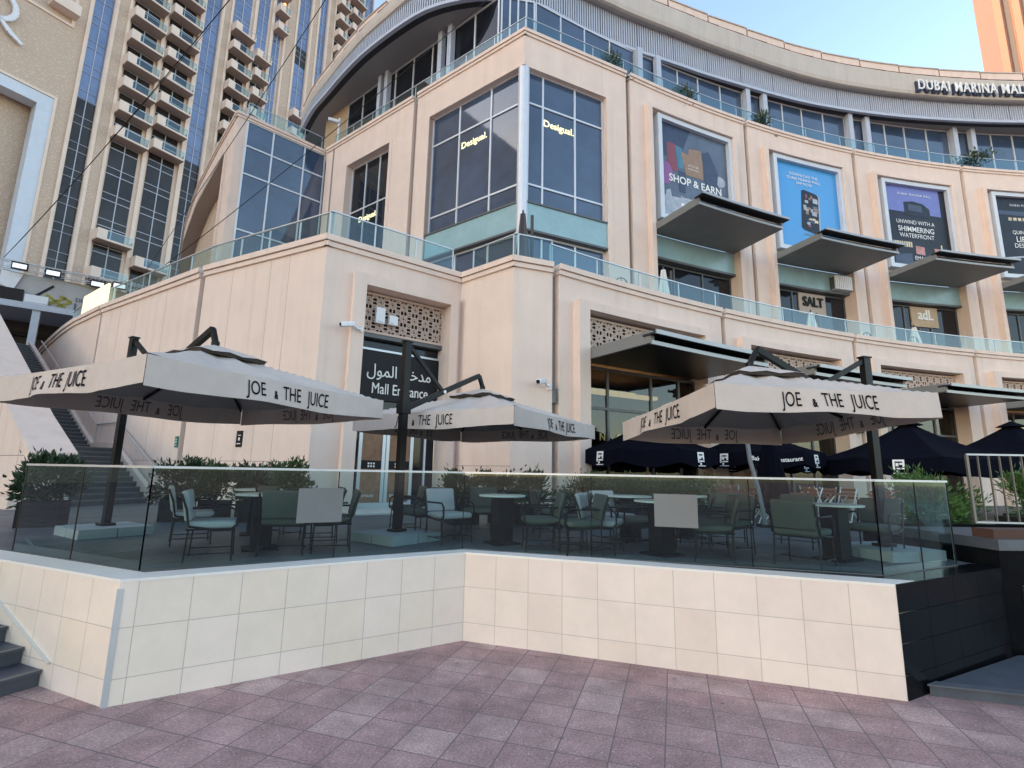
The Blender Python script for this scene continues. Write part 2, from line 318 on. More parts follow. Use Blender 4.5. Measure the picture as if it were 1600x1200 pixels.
d = MB(); d.prism([(-60, 30), (-11.2, 9.0), (-8.9, 7.75), (-3.85, 5.5), (-.62, 7.58), (4.17, 5.93), (6.35, 7.05), (30, 7.35), (60, 40), (0, 60), (-60, 60)], .004, D)
tag(d.build('terrace_deck', 'deckp'), kind='structure')
cream = [(0.756, 0.635, 0.536), (0.735, 0.625, 0.523), (0.767, 0.650, 0.555), (0.746, 0.630, 0.517), (0.756, 0.640, 0.550)]
def wallmat(nm, a, b, cols=cream):
    u = (Vector(b) - Vector(a)).normalized(); return tilemat(nm, cols, (.40, .35, .30), .4585, .4585, ((u.x, u.y, 0), (0, 0, 1)), (a[0], a[1], .235 - .4585), .42, w=.0048, bump=.35, dirt=.06)
M['tileAB'] = wallmat('cream_tile_oblique', B0, A0); M['tileBC'] = wallmat('cream_tile_front', B0, C0, [(0.694, 0.585, 0.513), (0.725, 0.615, 0.541), (0.683, 0.570, 0.495), (0.714, 0.605, 0.528), (0.704, 0.590, 0.523)]); M['tileAL'] = wallmat('cream_tile_side', A0, L0)
tw = thing('terrace_wall', 'cream tiled retaining wall with pale coping under the glass balustrade', 'wall', (A0[0], A0[1], 0))
def inset(p, q, r, dd):      # point pushed behind the corner q of the polyline p-q-r
    a = (Vector(q) - Vector(p)).normalized(); b = (Vector(r) - Vector(q)).normalized(); n1 = Vector((-a.y, a.x)); n2 = Vector((-b.y, b.x)); m = (n1 + n2).normalized(); return Vector(q) + m * dd / m.dot(n1)
def run(a, b, ai, bi, z0, z1): m = MB(); m.prism([a, b, bi, ai], z0, z1); return m
line = [L0, A0, B0, C0]
def offs(dd):
    nL = Vector((-(Vector(A0) - Vector(L0)).y, (Vector(A0) - Vector(L0)).x)).normalized(); nC = Vector((-(Vector(C0) - Vector(B0)).y, (Vector(C0) - Vector(B0)).x)).normalized()
    return [Vector(L0) + nL * dd, inset(L0, A0, B0, dd), inset(A0, B0, C0, dd), Vector(C0) + nC * dd + (Vector(C0) - Vector(B0)).normalized() * (dd * .9)]
I3 = offs(.31)
for i, nm in ((0, 'tileAL'), (1, 'tileAB'), (2, 'tileBC')): run(line[i], line[i + 1], I3[i], I3[i + 1], 0, 1.12).build('tiled_face', nm, tw)
o1, o2 = offs(-.006), offs(.315)
for i in range(3): run(o1[i], o1[i + 1], o2[i], o2[i + 1], 1.1205, 1.148).build('coping', 'copw', tw)
e = MB(); a = Vector(A0); e.prism([a + Vector((-.03, .008)), a + Vector((-.012, -.02)), a + Vector((.03, .012)), a + Vector((.0, .03))], 0, 1.06); e.build('corner_strip', 'steel', tw)
bw = thing('granite_wall', 'polished black granite wall at the right end of the cream tiled wall', 'wall', (C0[0], C0[1], 0))
FB = Flat((C0[0] + .012, C0[1]), (E0[0] + .012, E0[1]))
for k, (z0, z1) in enumerate(((0, .235), (.24, .545), (.55, .85), (.855, 1.118))):
    for s0, s1 in ((.0, .62), (.625, 1.24), (1.245, 1.86), (1.865, 2.56)):
        m = MB(); m.f_box(FB, s0, s1, -.3, .0, z0, z1); m.build('granite_slab', 'granite', bw)
MB().f_box(FB, 0, 2.58, -.32, .006, 1.121, 1.146).build('coping', 'granite', bw)
pl = thing('granite_plinth', 'black granite block with louvred vents beside the terrace corner', 'plinth', (7.5, 7.2, 0))
FP = Flat((6.44, 6.86), (12.5, 7.3))
MB().f_box(FP, 0, 6, -1.6, 0, .0, 1.36).build('block', 'granite', pl); MB().f_box(FP, -.02, 6.02, -1.63, .03, 1.361, 1.50).build('ledge', 'curb', pl)
MB().f_box(FP, .62, 3.2, .0, .012, 1.02, 1.2).build('dark_slot', 'void', pl)
m = MB()
for k in range(26): m.f_box(FP, .25, 3.3, .002, .02, .08 + k * .033, .098 + k * .033)
m.build('louvre', 'grille', pl)
MB().f_box(FP, .02, 1.6, -.35, -.05, 1.501, 1.62).build('planting_trough', 'terra', pl)
cb = thing('granite_step', 'low dark granite platform in front of the louvred plinth', 'step', (6, 6, 0))
m = MB(); m.prism([(4.50, 5.80), (5.3, 5.585), (9.5, 4.9), (9.5, 6.9), (6.42, 6.78)], .0, .105); m.build('riser', 'step', cb)
m = MB(); m.prism([(4.46, 5.775), (5.3, 5.55), (9.5, 4.86), (9.5, 4.98), (5.32, 5.67), (4.62, 5.86)], .106, .125); m.build('nosing', 'curb', cb)
# left foreground steps
st = thing('stone_steps', 'dark granite steps climbing beside the left end of the cream tiled wall', 'steps', (-4.85, 5.5, 0))
ue = (Vector(L0) - Vector(A0)).normalized(); un = Vector((ue.y, -ue.x));  un = un if un.y < 0 else -un
for k in range(7):
    a = Vector(A0) + ue * (1.12 + .40 * k) + un * .012; b = a + ue * (3.2 - .40 * k); q = un * 3.2
    z1 = .158 * (k + 1)
    m = MB(); m.prism([a, b, b + q, a + q], .158 * k + .002, z1 - .03); m.build('riser', 'step', st)
    m = MB(); a2 = a - ue * .03; m.prism([a2, b, b + q, a2 + q], z1 - .0295, z1); m.build('tread', 'step', st)
    m = MB(); m.prism([a2 - ue * .002, a2 + ue * .05, a2 + ue * .05 + q, a2 - ue * .002 + q], z1 + .0005, z1 + .004); m.build('nosing', 'stepedge', st)
m = MB(); p0 = Vector(A0) + ue * .98 + un * .012; p1 = Vector(A0) + ue * 3.5 + un * .012
m.bar((p0.x, p0.y, .24), (p1.x, p1.y, 1.22), .03, .02); tag(m.build('wall_trim', 'offw'), 'thin pale strip running diagonally up the tiled wall above the steps', 'trim')
# ------------------------------------------------------------------ glass balustrade of the terrace
gb = thing('glass_balustrade', 'frameless tinted glass balustrade with steel top rail standing on the cream wall', 'balustrade', (-.68, 7.55, 1.15))
G = [Vector(p) for p in ((-6.33, 6.69), (-3.918, 5.60), (-.675, 7.545), (4.364, 6.13), (5.93, 6.94))]
ZG0, ZG1 = 1.15, 2.225
def gpanel(a, b, gap=.006):
    t = (b - a).normalized(); n = Vector((-t.y, t.x)) * .006; a = a + t * gap; b = b - t * gap; m = MB(); m.poly([(a.x, a.y, ZG0), (b.x, b.y, ZG0), (b.x, b.y, ZG1), (a.x, a.y, ZG1)]); return m
cuts = {0: (0, .5, 1), 1: (0, .525, 1), 2: (0, .355, .735, 1), 3: (0, .52, 1)}
for i in range(4):
    f = cuts[i]
    for x, y in zip(f, f[1:]):
        a, b = G[i].lerp(G[i + 1], x), G[i].lerp(G[i + 1], y); pn = gpanel(a, b).build('glass_panel', 'front', gb, fix=False)
        for q in ((a, b) if x == 0 else (b,)):
            if (i, x, q) and not (i in (1, 2) and y == 1 and q is b and i == 1):
                t = (b - a).normalized() * .005; mm = MB(); mm.bar((q.x, q.y, ZG0), (q.x, q.y, ZG1), .011, .011); mm.build('joint', 'black', gb)
for i in range(4):
    m = MB(); m.bar((*G[i], 2.238), (*G[i + 1], 2.238), .034, .026); m.build('top_rail', 'steel', gb)
    m = MB(); m.bar((*G[i], 1.152), (*G[i + 1], 1.152), .03, .008); m.build('base_channel', 'alud', gb)
m = MB(); m.tube([(*(G[4] + Vector((.02, .03))), 1.15), (*(G[4] + Vector((.02, .03))), 2.24)], .012); m.build('end_post', 'steel', gb)
for i, px, lab in ((1, .47, 'grey rectangular board fixed to the left terrace glass'), (2, .565, 'grey rectangular board fixed to the right terrace glass beside the round table')):
    a, b = G[i], G[i + 1]; q = a.lerp(b, px); t = (b - a).normalized(); n = Vector((-t.y, t.x)) * .02; q = q - n
    m = MB(); m.bar((*(q - t * .27), 1.80), (*(q + t * .27), 1.80), .012, .42); tag(m.build('notice_board', 'board'), lab, 'board', 'grey boards on the terrace glass')
# ------------------------------------------------------------------ shopping mall
mall = thing('mall_building', 'pink beige curved shopping mall with glazed corner bay and slatted roof band', 'building', (0, 20, 0))
RP, RU = 69.22, 74.35
dP, dU = 180 / math.pi / RP, 180 / math.pi / RU      # degrees per metre
LOW, UPP = Arc(RP), Arc(RU)
BAY = 6.55
K0, CV1, CV2 = (-1.717, 15.7), (-5.2, 13.07), (-.014, 14.232)
p_j1 = LOW.p(0, 0, 0)
W3s = Flat(CV2, (p_j1[0], p_j1[1])); W3k = Flat(K0, CV2); W2 = Flat(CV1, K0)
WEST = [(-30.5, 33.0), (-29.5, 30.5), (-26.8, 27.85), (-24.2, 25.55), (-21.5, 23.25), (-19.9, 21.95), (-16.89, 19.80)]
WW = Path(WEST); W1a = Flat((-16.89, 19.80), (-10.16, 15.57)); W1 = Flat((-10.16, 15.57), CV1)
ZC = 8.68
def cornice(F, s0, s1, top, par=mall, c=.12, name='cornice'):
    m = MB(); m.f_box(F, s0, s1, -.3, c, top - .17, top); m.build(name, 'cornice', par)
    m = MB(); m.f_box(F, s0, s1, -.3, c * .55, top - .33, top - .19); m.build(name, 'cornice', par)
    m = MB(); m.f_box(F, s0, s1, -.3, .015, top - .19, top - .17); m.build('shadow_joint', 'groove', par)
def wall(F, s0, s1, z0, z1, d0=-.45, d1=0, m='stucco', par=mall, name='wall'):
    b = MB(); b.f_box(F, s0, s1, d0, d1, z0, z1); return b.build(name, m, par)
def grid(F, ss, zs, d, wd, m='alu', par=mall, name='window_frame', dep=.06, sc=1., zr=None):
    b = MB(); hw = wd / 2
    for s in ss: b.f_box(F, s - hw * sc, s + hw * sc, d, d + dep, min(zs), max(zs), 1)
    for z in zs: b.f_box(F, min(ss), max(ss), d, d + dep - .004, z - hw, z + hw)
    return b.build(name, m, par)
def jali(F, s0, s1, z0, z1, d, cell, sc=1., par=mall):
    """pierced screen: bars on two diagonals and a square net with diamonds"""
    back = MB(); back.f_box(F, s0, s1, d - .16, d - .10, z0, z1); back.build('screen_backing', 'void', par)
    b = MB(); nx = max(1, round((s1 - s0) / sc / cell)); nz = max(1, round((z1 - z0) / cell)); cx = (s1 - s0) / nx; cz = (z1 - z0) / nz; t = cell * .036
    def bar(x0, y0, x1, y1):
        a, c = F.p(s0 + x0 * cx, d, z0 + y0 * cz), F.p(s0 + x1 * cx, d, z0 + y1 * cz); nn = Vector(F.p(s0 + x0 * cx, d + 1, 0)) - Vector(F.p(s0 + x0 * cx, d, 0)); b.bar(a, c, 2 * t, .03, up=nn)
    for i in range(nx):
        for k in range(nz):
            for f in (.2, .8): bar(i + f, k, i + f, k + 1); bar(i, k + f, i + 1, k + f)
            h = .3
            for (x0, y0), (x1, y1) in (((.5 - h, .5), (.5, .5 + h)), ((.5, .5 + h), (.5 + h, .5)), ((.5 + h, .5), (.5, .5 - h)), ((.5, .5 - h), (.5 - h, .5))): bar(i + x0, k + y0, i + x1, k + y1)
            q = .16
            for (x0, y0), (x1, y1) in (((.5 - q, .5), (.5, .5 + q)), ((.5, .5 + q), (.5 + q, .5)), ((.5 + q, .5), (.5, .5 - q)), ((.5, .5 - q), (.5 - q, .5))): bar(i + x0, k + y0, i + x1, k + y1)
            for (x0, y0), (x1, y1) in (((0, .0), (.35, .35)), ((1, 0), (.65, .35)), ((0, 1), (.35, .65)), ((1, 1), (.65, .65)), ((.5, 0), (.5, .2)), ((.5, .8), (.5, 1)), ((0, .5), (.2, .5)), ((.8, .5), (1, .5))): bar(i + x0, k + y0, i + x1, k + y1)
    o = b.build('lattice_screen', 'lattice', par, fix=False)
    e = MB(); w_ = .07; e.f_box(F, s0 - w_ * sc, s1 + w_ * sc, d - .1, d + .03, z0 - w_, z0); e.f_box(F, s0 - w_ * sc, s1 + w_ * sc, d - .1, d + .03, z1, z1 + w_)
    e.f_box(F, s0 - w_ * sc, s0, d - .1, d + .03, z0, z1, 1); e.f_box(F, s1, s1 + w_ * sc, d - .1, d + .03, z0, z1, 1); e.build('screen_frame', 'lattice', o)
    return o
# --- podium, west run and the two straight walls
for s0, s1 in ((0, WW.len),): wall(WW, s0, s1, 0, ZC - .33); cornice(WW, s0, s1, ZC)
wall(W1a, .16, W1a.len - .14, 0, ZC - .33); cornice(W1a, .14, W1a.len - .12, ZC)
wall(W1a, -.1, .16, 0, ZC - .4, -.5, -.16, 'groove', name='wall_joint'); wall(W1a, W1a.len - .14, W1a.len + .14, 0, ZC - .4, -.5, -.16, 'groove', name='wall_joint')
wall(W1, .14, W1.len, 0, ZC - .33); cornice(W1, .12, W1.len + .09, ZC)
for F, ss in ((W1, (1.55, 3.3, 4.1)), (W1a, (1.9, 3.4, 5.6))):
    for s in ss: m = MB(); m.f_box(F, s, s + .01, 0, .002, D, ZC - .34); m.build('render_joint', 'groove', mall)
for F, a, b in ((W1, .14, W1.len), (W1a, .2, W1a.len - .2), (W3k, .05, W3k.len)): m = MB(); m.f_box(F, a, b, .0, .0025, 2.42, 2.435); m.build('render_joint', 'groove', mall)
# entrance bay
dz0 = D
EO0, EO1 = 1.14, 3.90
wall(W2, 0, EO0 - .3, 0, ZC - .33); wall(W2, EO1 + .2, W2.len, 0, ZC - .33); wall(W2, EO0 - .3, EO1 + .2, 7.7, ZC - .33); cornice(W2, -.08, W2.len - .06, ZC)
er = MB(); er.f_box(W2, EO0 - .36, EO0, -.55, .2, 0, 7.78); er.f_box(W2, EO1, EO1 + .28, -.55, .2, 0, 7.78); er.f_box(W2, EO0, EO1, -.55, .198, 7.46, 7.778); er.build('door_surround', 'stucco', mall)
jali(W2, EO0 + .07, EO1 - .07, 6.27, 7.36, -.3, .36)
ent = MB(); ent.f_box(W2, EO0, EO1, -.62, -.56, D, 6.1); ent.build('entrance_window', 'glassdark', mall)
for s in (EO0 + .34, EO0 + 1.05, EO0 + 1.17, EO0 + 1.94, EO0 + 2.4): fr = MB(); fr.f_box(W2, s, s + (.10 if s < EO0 + 2 else .06), -.56, -.50, D + .205, 3.495); fr.build('door_frame', 'door', mall)
for x0, x1, z0_, z1_ in ((EO0, EO1, 3.5, 3.62), (EO0, EO1, 5.75, 5.81), (EO0 + .34, EO0 + 2.04, D + .02, D + .2)): fr = MB(); fr.f_box(W2, x0, x1, -.56, -.5, z0_, z1_); fr.build('door_frame', 'door', mall)
for s0, s1 in ((.445, 1.045), (1.275, 1.935)):
    dr = MB(); dr.f_box(W2, EO0 + s0, EO0 + s1, -.559, -.53, D + .2, 3.5); dl = dr.build('door', 'inter', mall)
    bb = MB(); bb.f_box(W2, EO0 + s0, EO0 + s1, -.529, -.524, 2.28, 2.52); bb.build('notice_band', 'signd', dl)
    letters('EMAAR', .11, W2, EO0 + s0 + .25, -.527, 1.52, 'signw', dl, extr=.002)
    q = MB()
    for i in range(3):
        for k in range(2): q.f_box(W2, EO0 + s0 + .2 + i * .08, EO0 + s0 + .25 + i * .08, -.523, -.519, 2.33 + k * .08, 2.38 + k * .08)
    q.build('door_icon', 'signw', dl)
top = MB(); top.f_box(W2, EO0, EO1, -.56, -.3, 6.08, 6.2); top.build('transom', 'alud', mall)
th_ = MB(); th_.f_box(W2, EO0 - .25, EO1 + .3, -.5, 1.1, D + .002, D + .045); th_.build('threshold', 'copw', mall)
es = thing('entrance_sign', 'black sign with white Arabic and English lettering above the mall doors', 'sign', (*W2.p(2.2, -.5, 0)[:2], 3.7))
MB().f_box(W2, EO0 + .03, EO1 - .02, -.55, -.44, 4.27, 5.73).build('sign_board', 'signd', es)
AR = '\uFEDD\uFEEE\uFEE4\uFEDF\uFE8D \uFEDE\uFEA7\uFEAA\uFEE3'
letters(AR, .50, W2, 2.58, -.438, 5.13, 'signw', es, sx=.86)
letters('Mall Entrance', .46, W2, 2.62, -.438, 4.60, 'signw', es, sx=.73)
wall(W3k, 0, W3k.len, 0, ZC - .33); cornice(W3k, .05, W3k.len + .06, ZC)
wall(W3s, 0, W3s.len - .12, 0, ZC - .33); cornice(W3s, -.06, W3s.len - .12, ZC)
# --- podium bays
JG = .12 * dP
LB = Arc(RP)
for k in range(7):
    j = BAY * k
    wall(LOW, j - JG, j + JG, 0, ZC - .36, -.6, -.2, 'groove', name='wall_joint')
    o0, o1 = j + .92, j + 5.42
    wall(LOW, j + JG, o0 - .2, 0, ZC - .33); wall(LOW, o1 + .15, j + BAY - JG, 0, ZC - .33); wall(LOW, o0 - .2, o1 + .15, 7.5, ZC - .33)
    cornice(LOW, j + JG * .8, j + BAY - JG * .8, ZC)
    s_ = MB(); s_.f_box(LOW, o0 - .36, o0, -.55, .32, 0, 7.6, 1); s_.f_box(LOW, o1, o1 + .36, -.55, .32, 0, 7.6, 1); s_.f_box(LOW, o0, o1, -.55, .317, 7.33, 7.597); s_.build('bay_surround', 'stucco', mall)
    jali(LOW, o0 + .06, o1 - .06, 6.0, 7.18, -.1, .46, dP)
    a = MB(); a.f_box(LOW, o0 + .02, o1 - .02, -.1, 2.72, 5.735, 5.76); aw = a.build('awning', 'awnb', mall)
    for x0, x1 in ((o0 + .02, o0 + .14), (o1 - .14, o1 - .02)): a = MB(); a.f_box(LOW, x0, x1, -.1, 2.7, 5.762, 6.10); a.build('awning_side', 'awn', aw)
    a = MB(); a.f_box(LOW, o0 - .02, o1 + .02, 2.45, 2.92, 5.97, 6.02); a.build('awning_fascia', 'awnb', aw); a = MB(); a.f_box(LOW, o0 + .15, o1 - .15, -.1, 2.4, 6.0, 6.06); a.build('awning_top', 'awnb', aw)
    a = MB(); a.f_box(LOW, o0 - .02, o1 + .02, 2.9, 2.95, 5.96, 6.08); a.build('awning_edge', 'awntop', aw); a = MB(); a.f_box(LOW, o0 + .02, o1 - .02, 2.68, 2.74, 5.72, 5.83); a.build('awning_edge', 'awntop', aw)
    gz_ = MB(); gz_.f_box(LOW, o0, o1, -.36, -.35, D, 5.7); gz_.build('shop_window', 'shop', mall, fix=False)
    ss = [o0 + (o1 - o0) * f for f in (.0, .235, .60, .85, 1.)] if k == 0 else [o0 + (o1 - o0) * f for f in (0, .25, .5, .75, 1)]
    grid(LOW, ss, [D + .1, 3.05, 4.35, 5.66], -.36, .09, 'alud', sc=dP)
    bk = MB(); bk.f_box(LOW, o0, o1, -4.2, -4.1, D, 6.2); bk.f_box(LOW, o0 - .05, o0, -4.2, -.4, D, 6.2, 1); bk.f_box(LOW, o1, o1 + .05, -4.2, -.4, D, 6.2, 1); bk.build('shop_interior', 'dark', mall)
    ce = MB(); ce.f_box(LOW, o0, o1, -4.1, -.5, 5.9, 6.0); ce.build('shop_ceiling', 'inter', mall)
    if k in (0, 3):
        for dd, zz in ((-1.2, 5.15), (-2.4, 5.45)):
            l = MB(); l.f_box(LOW, o0 + .05, o1 - .8, dd - .3, dd, zz - .12, zz); l.build('ceiling_light', 'lamp', mall)
# balustrade of the first-floor terrace
def balustrade(F, s0, s1, z0, z1, d, par, step, sc=1., name='glass_pane'):
    n = max(1, int(round((s1 - s0) / sc / step)))
    for i in range(n):
        a = s0 + (s1 - s0) * i / n; b = s0 + (s1 - s0) * (i + 1) / n
        m = MB(); k = 2 if isinstance(F, (Arc, Path)) else 1; q = .03 * sc
        pts = [a + q + (b - a - 2 * q) * t / k for t in range(k + 1)]
        for x, y in zip(pts, pts[1:]): m.poly([F.p(x, d, z0), F.p(y, d, z0), F.p(y, d, z1), F.p(x, d, z1)])
        m.build(name, 'rail', par, fix=False)
    m = MB(); m.f_box(F, s0, s1, d - .02, d + .025, z1 + .0, z1 + .035); m.build('handrail', 'steel', par)
    for i in range(n + 1):
        m = MB(); a = s0 + (s1 - s0) * i / n; m.f_box(F, a - .02 * sc, a + .02 * sc, d - .05, d - .015, z0 - .1, z1, 1); m.build('rail_post', 'steel', par)
b1 = thing('terrace_railing', 'frameless glass railing along the edge of the first floor terrace', 'railing', (0, 16, 8.5))
for F, a, b in ((WW, WW.len - 6.0, WW.len), (W1a, 0, W1a.len), (W1, 0, W1.len - .2), (W2, .1, W2.len - .2), (W3k, .2, W3k.len - .1), (W3s, .1, W3s.len)): balustrade(F, a, b, 8.7, 9.55, -.28, b1, 1.5)
balustrade(LOW, 0, BAY * 6, 8.7, 9.42, -.28, b1, 2.0, dP)
lp = thing('emissive_panel', 'bright cream emissive panel on the terrace edge by the stairs', 'light panel', (-18.5, 20.9, 8.7))
MB().f_box(WW, WW.len - 3.3, WW.len - .15, -.2, -.12, 8.72, 9.75).build('panel_face', 'emitcream', lp)  # bright cream panel, coloured by emission
# terrace floor
t = MB(); t.prism([W1a.p(0, -.3, 0)[:2], W1.p(0, -.3, 0)[:2], W1.p(W1.len, -.3, 0)[:2], W2.p(W2.len, -.3, 0)[:2], W3k.p(W3k.len, -.3, 0)[:2]] + [LOW.p(x, -.3, 0)[:2] for x in range(0, 46, 2)] + [UPP.p(x, -6, 0)[:2] for x in range(44, 4, -2)] + [(-2, 30), (-14, 33), (-22, 28)], 8.0, 8.3); t.build('terrace_floor', 'stucco2', mall)
# --- upper storeys
UA, UE, UJ = (.3, 20.72), (-12.55, 30.18), UPP.p(BAY, 0, 0)[:2]
UL = Flat(UE, UA); UR = Flat(UA, UJ); TL = UL.len
ZT = 23.2; ZF = 8.3
def ul(s): return TL - s                     # measured from the corner to the left
def upwall(F, a, b, z0, z1, **k): wall(F, min(a, b), max(a, b), z0, z1, **k)
# corner bay, left leaf: opening .3 .. 6.1 from the corner
upwall(UL, ul(7.3), ul(6.25), ZF, ZT - .33); upwall(UL, ul(6.25), ul(.0), 21.25, ZT - .33); cornice(UL, ul(7.3), ul(-.09), ZT)
sr = MB(); sr.f_box(UL, ul(6.62), ul(6.25), -.5, .06, ZF, 21.5); sr.f_box(UL, ul(6.25), ul(-.05), -.5, .057, 21.22, 21.497); sr.build('bay_surround', 'stucco', mall)
upwall(UL, ul(7.62), ul(7.3), ZF, ZT - .4, d0=-.6, d1=-.18, m='groove', name='wall_joint')
upwall(UL, ul(9.3), ul(7.62), ZF, ZT - .33); upwall(UL, ul(TL), ul(13.85), ZF, ZT - .33); upwall(UL, ul(13.85), ul(9.3), 21.1, ZT - .33); cornice(UL, 0, ul(7.62), ZT)
upwall(UL, ul(15.25), ul(15.1), ZF, ZT - .34, d0=0, d1=.012, m='groove', name='wall_joint')
sr = MB(); sr.f_box(UL, ul(13.85), ul(13.6), -.6, .03, ZF, 21.1); sr.f_box(UL, ul(9.55), ul(9.3), -.6, .03, ZF, 21.1); sr.build('bay_surround', 'stucco', mall)
def window(F, s0, s1, z0, z1, d, ss, zs, m='glassblue', sc=1., wd=.09, fm='alu'):
    b = MB(); b.f_box(F, s0, s1, d - .05, d, z0, z1); o = b.build('window', m, mall); grid(F, ss, zs, d, wd, fm, o, sc=sc); return o
window(UL, ul(6.25), ul(.28), 14.35, 21.22, -.3, [ul(x) for x in (6.2, 4.25, 2.15, .32)], [14.42, 15.35, 19.55, 21.2])
window(UL, ul(6.25), ul(.28), 8.3, 12.9, -.32, [ul(x) for x in (6.2, 4.25, 2.15, .32)], [8.4, 12.85], 'glassblue')
s_ = MB(); s_.f_box(UL, ul(6.22), ul(.3), -.4, -.06, 13.0, 14.28); s_.build('spandrel', 'teal', mall)
m = MB(); m.f_box(UL, ul(6.22), ul(.28), -.42, .0, 14.28, 14.36); m.f_box(UL, ul(6.22), ul(.28), -.42, .02, 12.9, 13.0); m.build('spandrel_frame', 'alud', mall)
window(UL, ul(13.6), ul(9.55), 8.3, 21.1, -.5, [ul(x) for x in (13.55, 12.2, 10.9, 9.6)], [8.4, 14.3, 18.0, 21.05], 'glassdark')
# corner bay, right leaf
RL = UR.len
wall(UR, 4.72, RL - .14, ZF, ZT - .33); wall(UR, 0, 4.72, 21.22, ZT - .33); cornice(UR, -.05, RL - .12, ZT)
sr = MB(); sr.f_box(UR, 4.66, 4.96, -.5, .03, ZF, 21.22); sr.build('bay_surround', 'stucco', mall)
window(UR, .28, 4.66, 14.35, 21.22, -.3, [.32, 1.15, 2.95, 4.6], [14.42, 15.35, 19.55, 21.2])
window(UR, .28, 4.66, 8.3, 12.9, -.32, [.32, 1.15, 2.95, 4.6], [8.4, 12.85])
s_ = MB(); s_.f_box(UR, .3, 4.64, -.4, -.06, 13.0, 14.28); s_.build('spandrel', 'teal', mall)
m = MB(); m.f_box(UR, .28, 4.64, -.42, .0, 14.28, 14.36); m.f_box(UR, .28, 4.64, -.42, .02, 12.9, 13.0); m.build('spandrel_frame', 'alud', mall)
m = MB(); m.tube([(.3, 20.98, 8.3), (.3, 20.98, 21.22)], .27, 16); m.build('corner_post', 'alu', mall)
m = MB()
for F, s in ((UL, ul(.3)), (UR, .3)): m.f_box(F, s - .05, s + .05, -.3, -.16, 8.3, 21.22)
m.build('corner_trim', 'alu', mall)
# curved bays with posters and awnings
JU = .14 * dU
for k in range(1, 7):
    j = BAY * k; o0, o1 = j + 1.03, j + 5.5
    wall(UPP, j - JU, j + JU, ZF, ZT - .38, -.6, -.2, 'groove', name='wall_joint')
    wall(UPP, j + JU, o0 - .1, ZF, ZT - .33); wall(UPP, o1 + .1, j + BAY - JU, ZF, ZT - .33); wall(UPP, o0 - .1, o1 + .1, 21.5, ZT - .33); cornice(UPP, j + JU * .8, j + BAY - JU * .8, ZT)
    s_ = MB(); s_.f_box(UPP, o0 - .2, o0, -.7, .35, ZF, 21.66, 1); s_.f_box(UPP, o1, o1 + .2, -.7, .35, ZF, 21.66, 1); s_.f_box(UPP, o0, o1, -.7, .347, 21.46, 21.657); s_.build('bay_surround', 'stucco', mall)
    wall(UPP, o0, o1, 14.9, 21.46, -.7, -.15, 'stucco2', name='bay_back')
    a = MB(); a.f_box(UPP, o0 + .02, o1 - .02, -.1, 3.1, 14.5, 14.53); aw = a.build('awning', 'awn', mall)
    for x0, x1 in ((o0 + .02, o0 + .12), (o1 - .12, o1 - .02)): a = MB(); a.f_box(UPP, x0, x1, -.1, 3.08, 14.532, 14.86); a.build('awning_side', 'awn', aw)
    a = MB(); a.f_box(UPP, o0 + .13, o1 - .13, -.1, 2.9, 14.78, 14.83); a.build('awning_top', 'awn', aw)
    a = MB(); a.f_box(UPP, o0 - .04, o1 + .04, 2.92, 3.42, 14.83, 14.88); a.build('awning_fascia', 'awnb', aw)
    a = MB(); a.f_box(UPP, o0 - .04, o1 + .04, 3.41, 3.46, 14.84, 14.95); a.build('awning_edge', 'awntop', aw); a = MB(); a.f_box(UPP, o0 + .02, o1 - .02, 3.06, 3.12, 14.49, 14.6); a.build('awning_edge', 'awntop', aw)
    s_ = MB(); s_.f_box(UPP, o0, o1, -.5, -.12, 13.3, 14.5); s_.build('spandrel', 'teal', mall)
    m = MB(); m.f_box(UPP, o0, o1, -.5, -.06, 13.18, 13.3); m.build('spandrel_frame', 'alud', mall)
    ss = [o0 + (o1 - o0) * f for f in (.005, .31, .65, .995)]
    window(UPP, o0, o1, ZF, 13.18, -.5, ss, [8.4, 10.6, 13.1], 'glassdark', sc=dU, fm='alud')
# glazed block on the left
GL = Flat((-16.42, 26.92), (-12.73, 30.40)); GLn = GL.len
wall(GL, -.28, .27, ZF, ZT - .33); cornice(GL, -.34, GLn, ZT)
window(GL, .27, GLn, ZF, 22.9, -.05, [.3, 1.79, 3.72, GLn - .03], [8.4, 12.2, 15.9, 19.45, 21.25, 22.85], 'glassblue')
m = MB(); m.f_box(GL, .27, GLn, -.3, .0, 22.87, 22.9); m.build('window_head', 'alu', mall)
WU = Path([(-16.62, 26.73), (-19.95, 30.33), (-24.0, 34.87), (-28.9, 41.02), (-32.65, 46.31), (-35.6, 50.6), (-38.5, 55)])
WU.N = [Vector((-.74, -.67)).normalized() if n.x > 0 else n for n in WU.N]
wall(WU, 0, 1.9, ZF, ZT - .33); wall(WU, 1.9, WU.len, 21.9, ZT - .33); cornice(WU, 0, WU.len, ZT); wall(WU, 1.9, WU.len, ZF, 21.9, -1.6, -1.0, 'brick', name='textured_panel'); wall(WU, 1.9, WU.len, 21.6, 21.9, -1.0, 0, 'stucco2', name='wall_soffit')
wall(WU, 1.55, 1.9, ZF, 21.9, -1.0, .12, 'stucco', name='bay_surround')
br = MB(); br.prism([(-16.5, 27.2), (-12.7, 30.6), (-6, 26), (.2, 21.4)] + [UPP.p(x, -.4, 0)[:2] for x in np.arange(BAY, 45, 2)] + [UPP.p(x, -8, 0)[:2] for x in np.arange(44, 6, -2)] + [(-2, 38), (-14, 42), (-30, 46), (-19.5, 31)], 22.3, 22.6); br.build('roof_terrace', 'stucco2', mall)
br = thing('rooftop_railing', 'pale blue glass railing along the parapet below the slatted roof band', 'railing', (5, 24, 23.2))
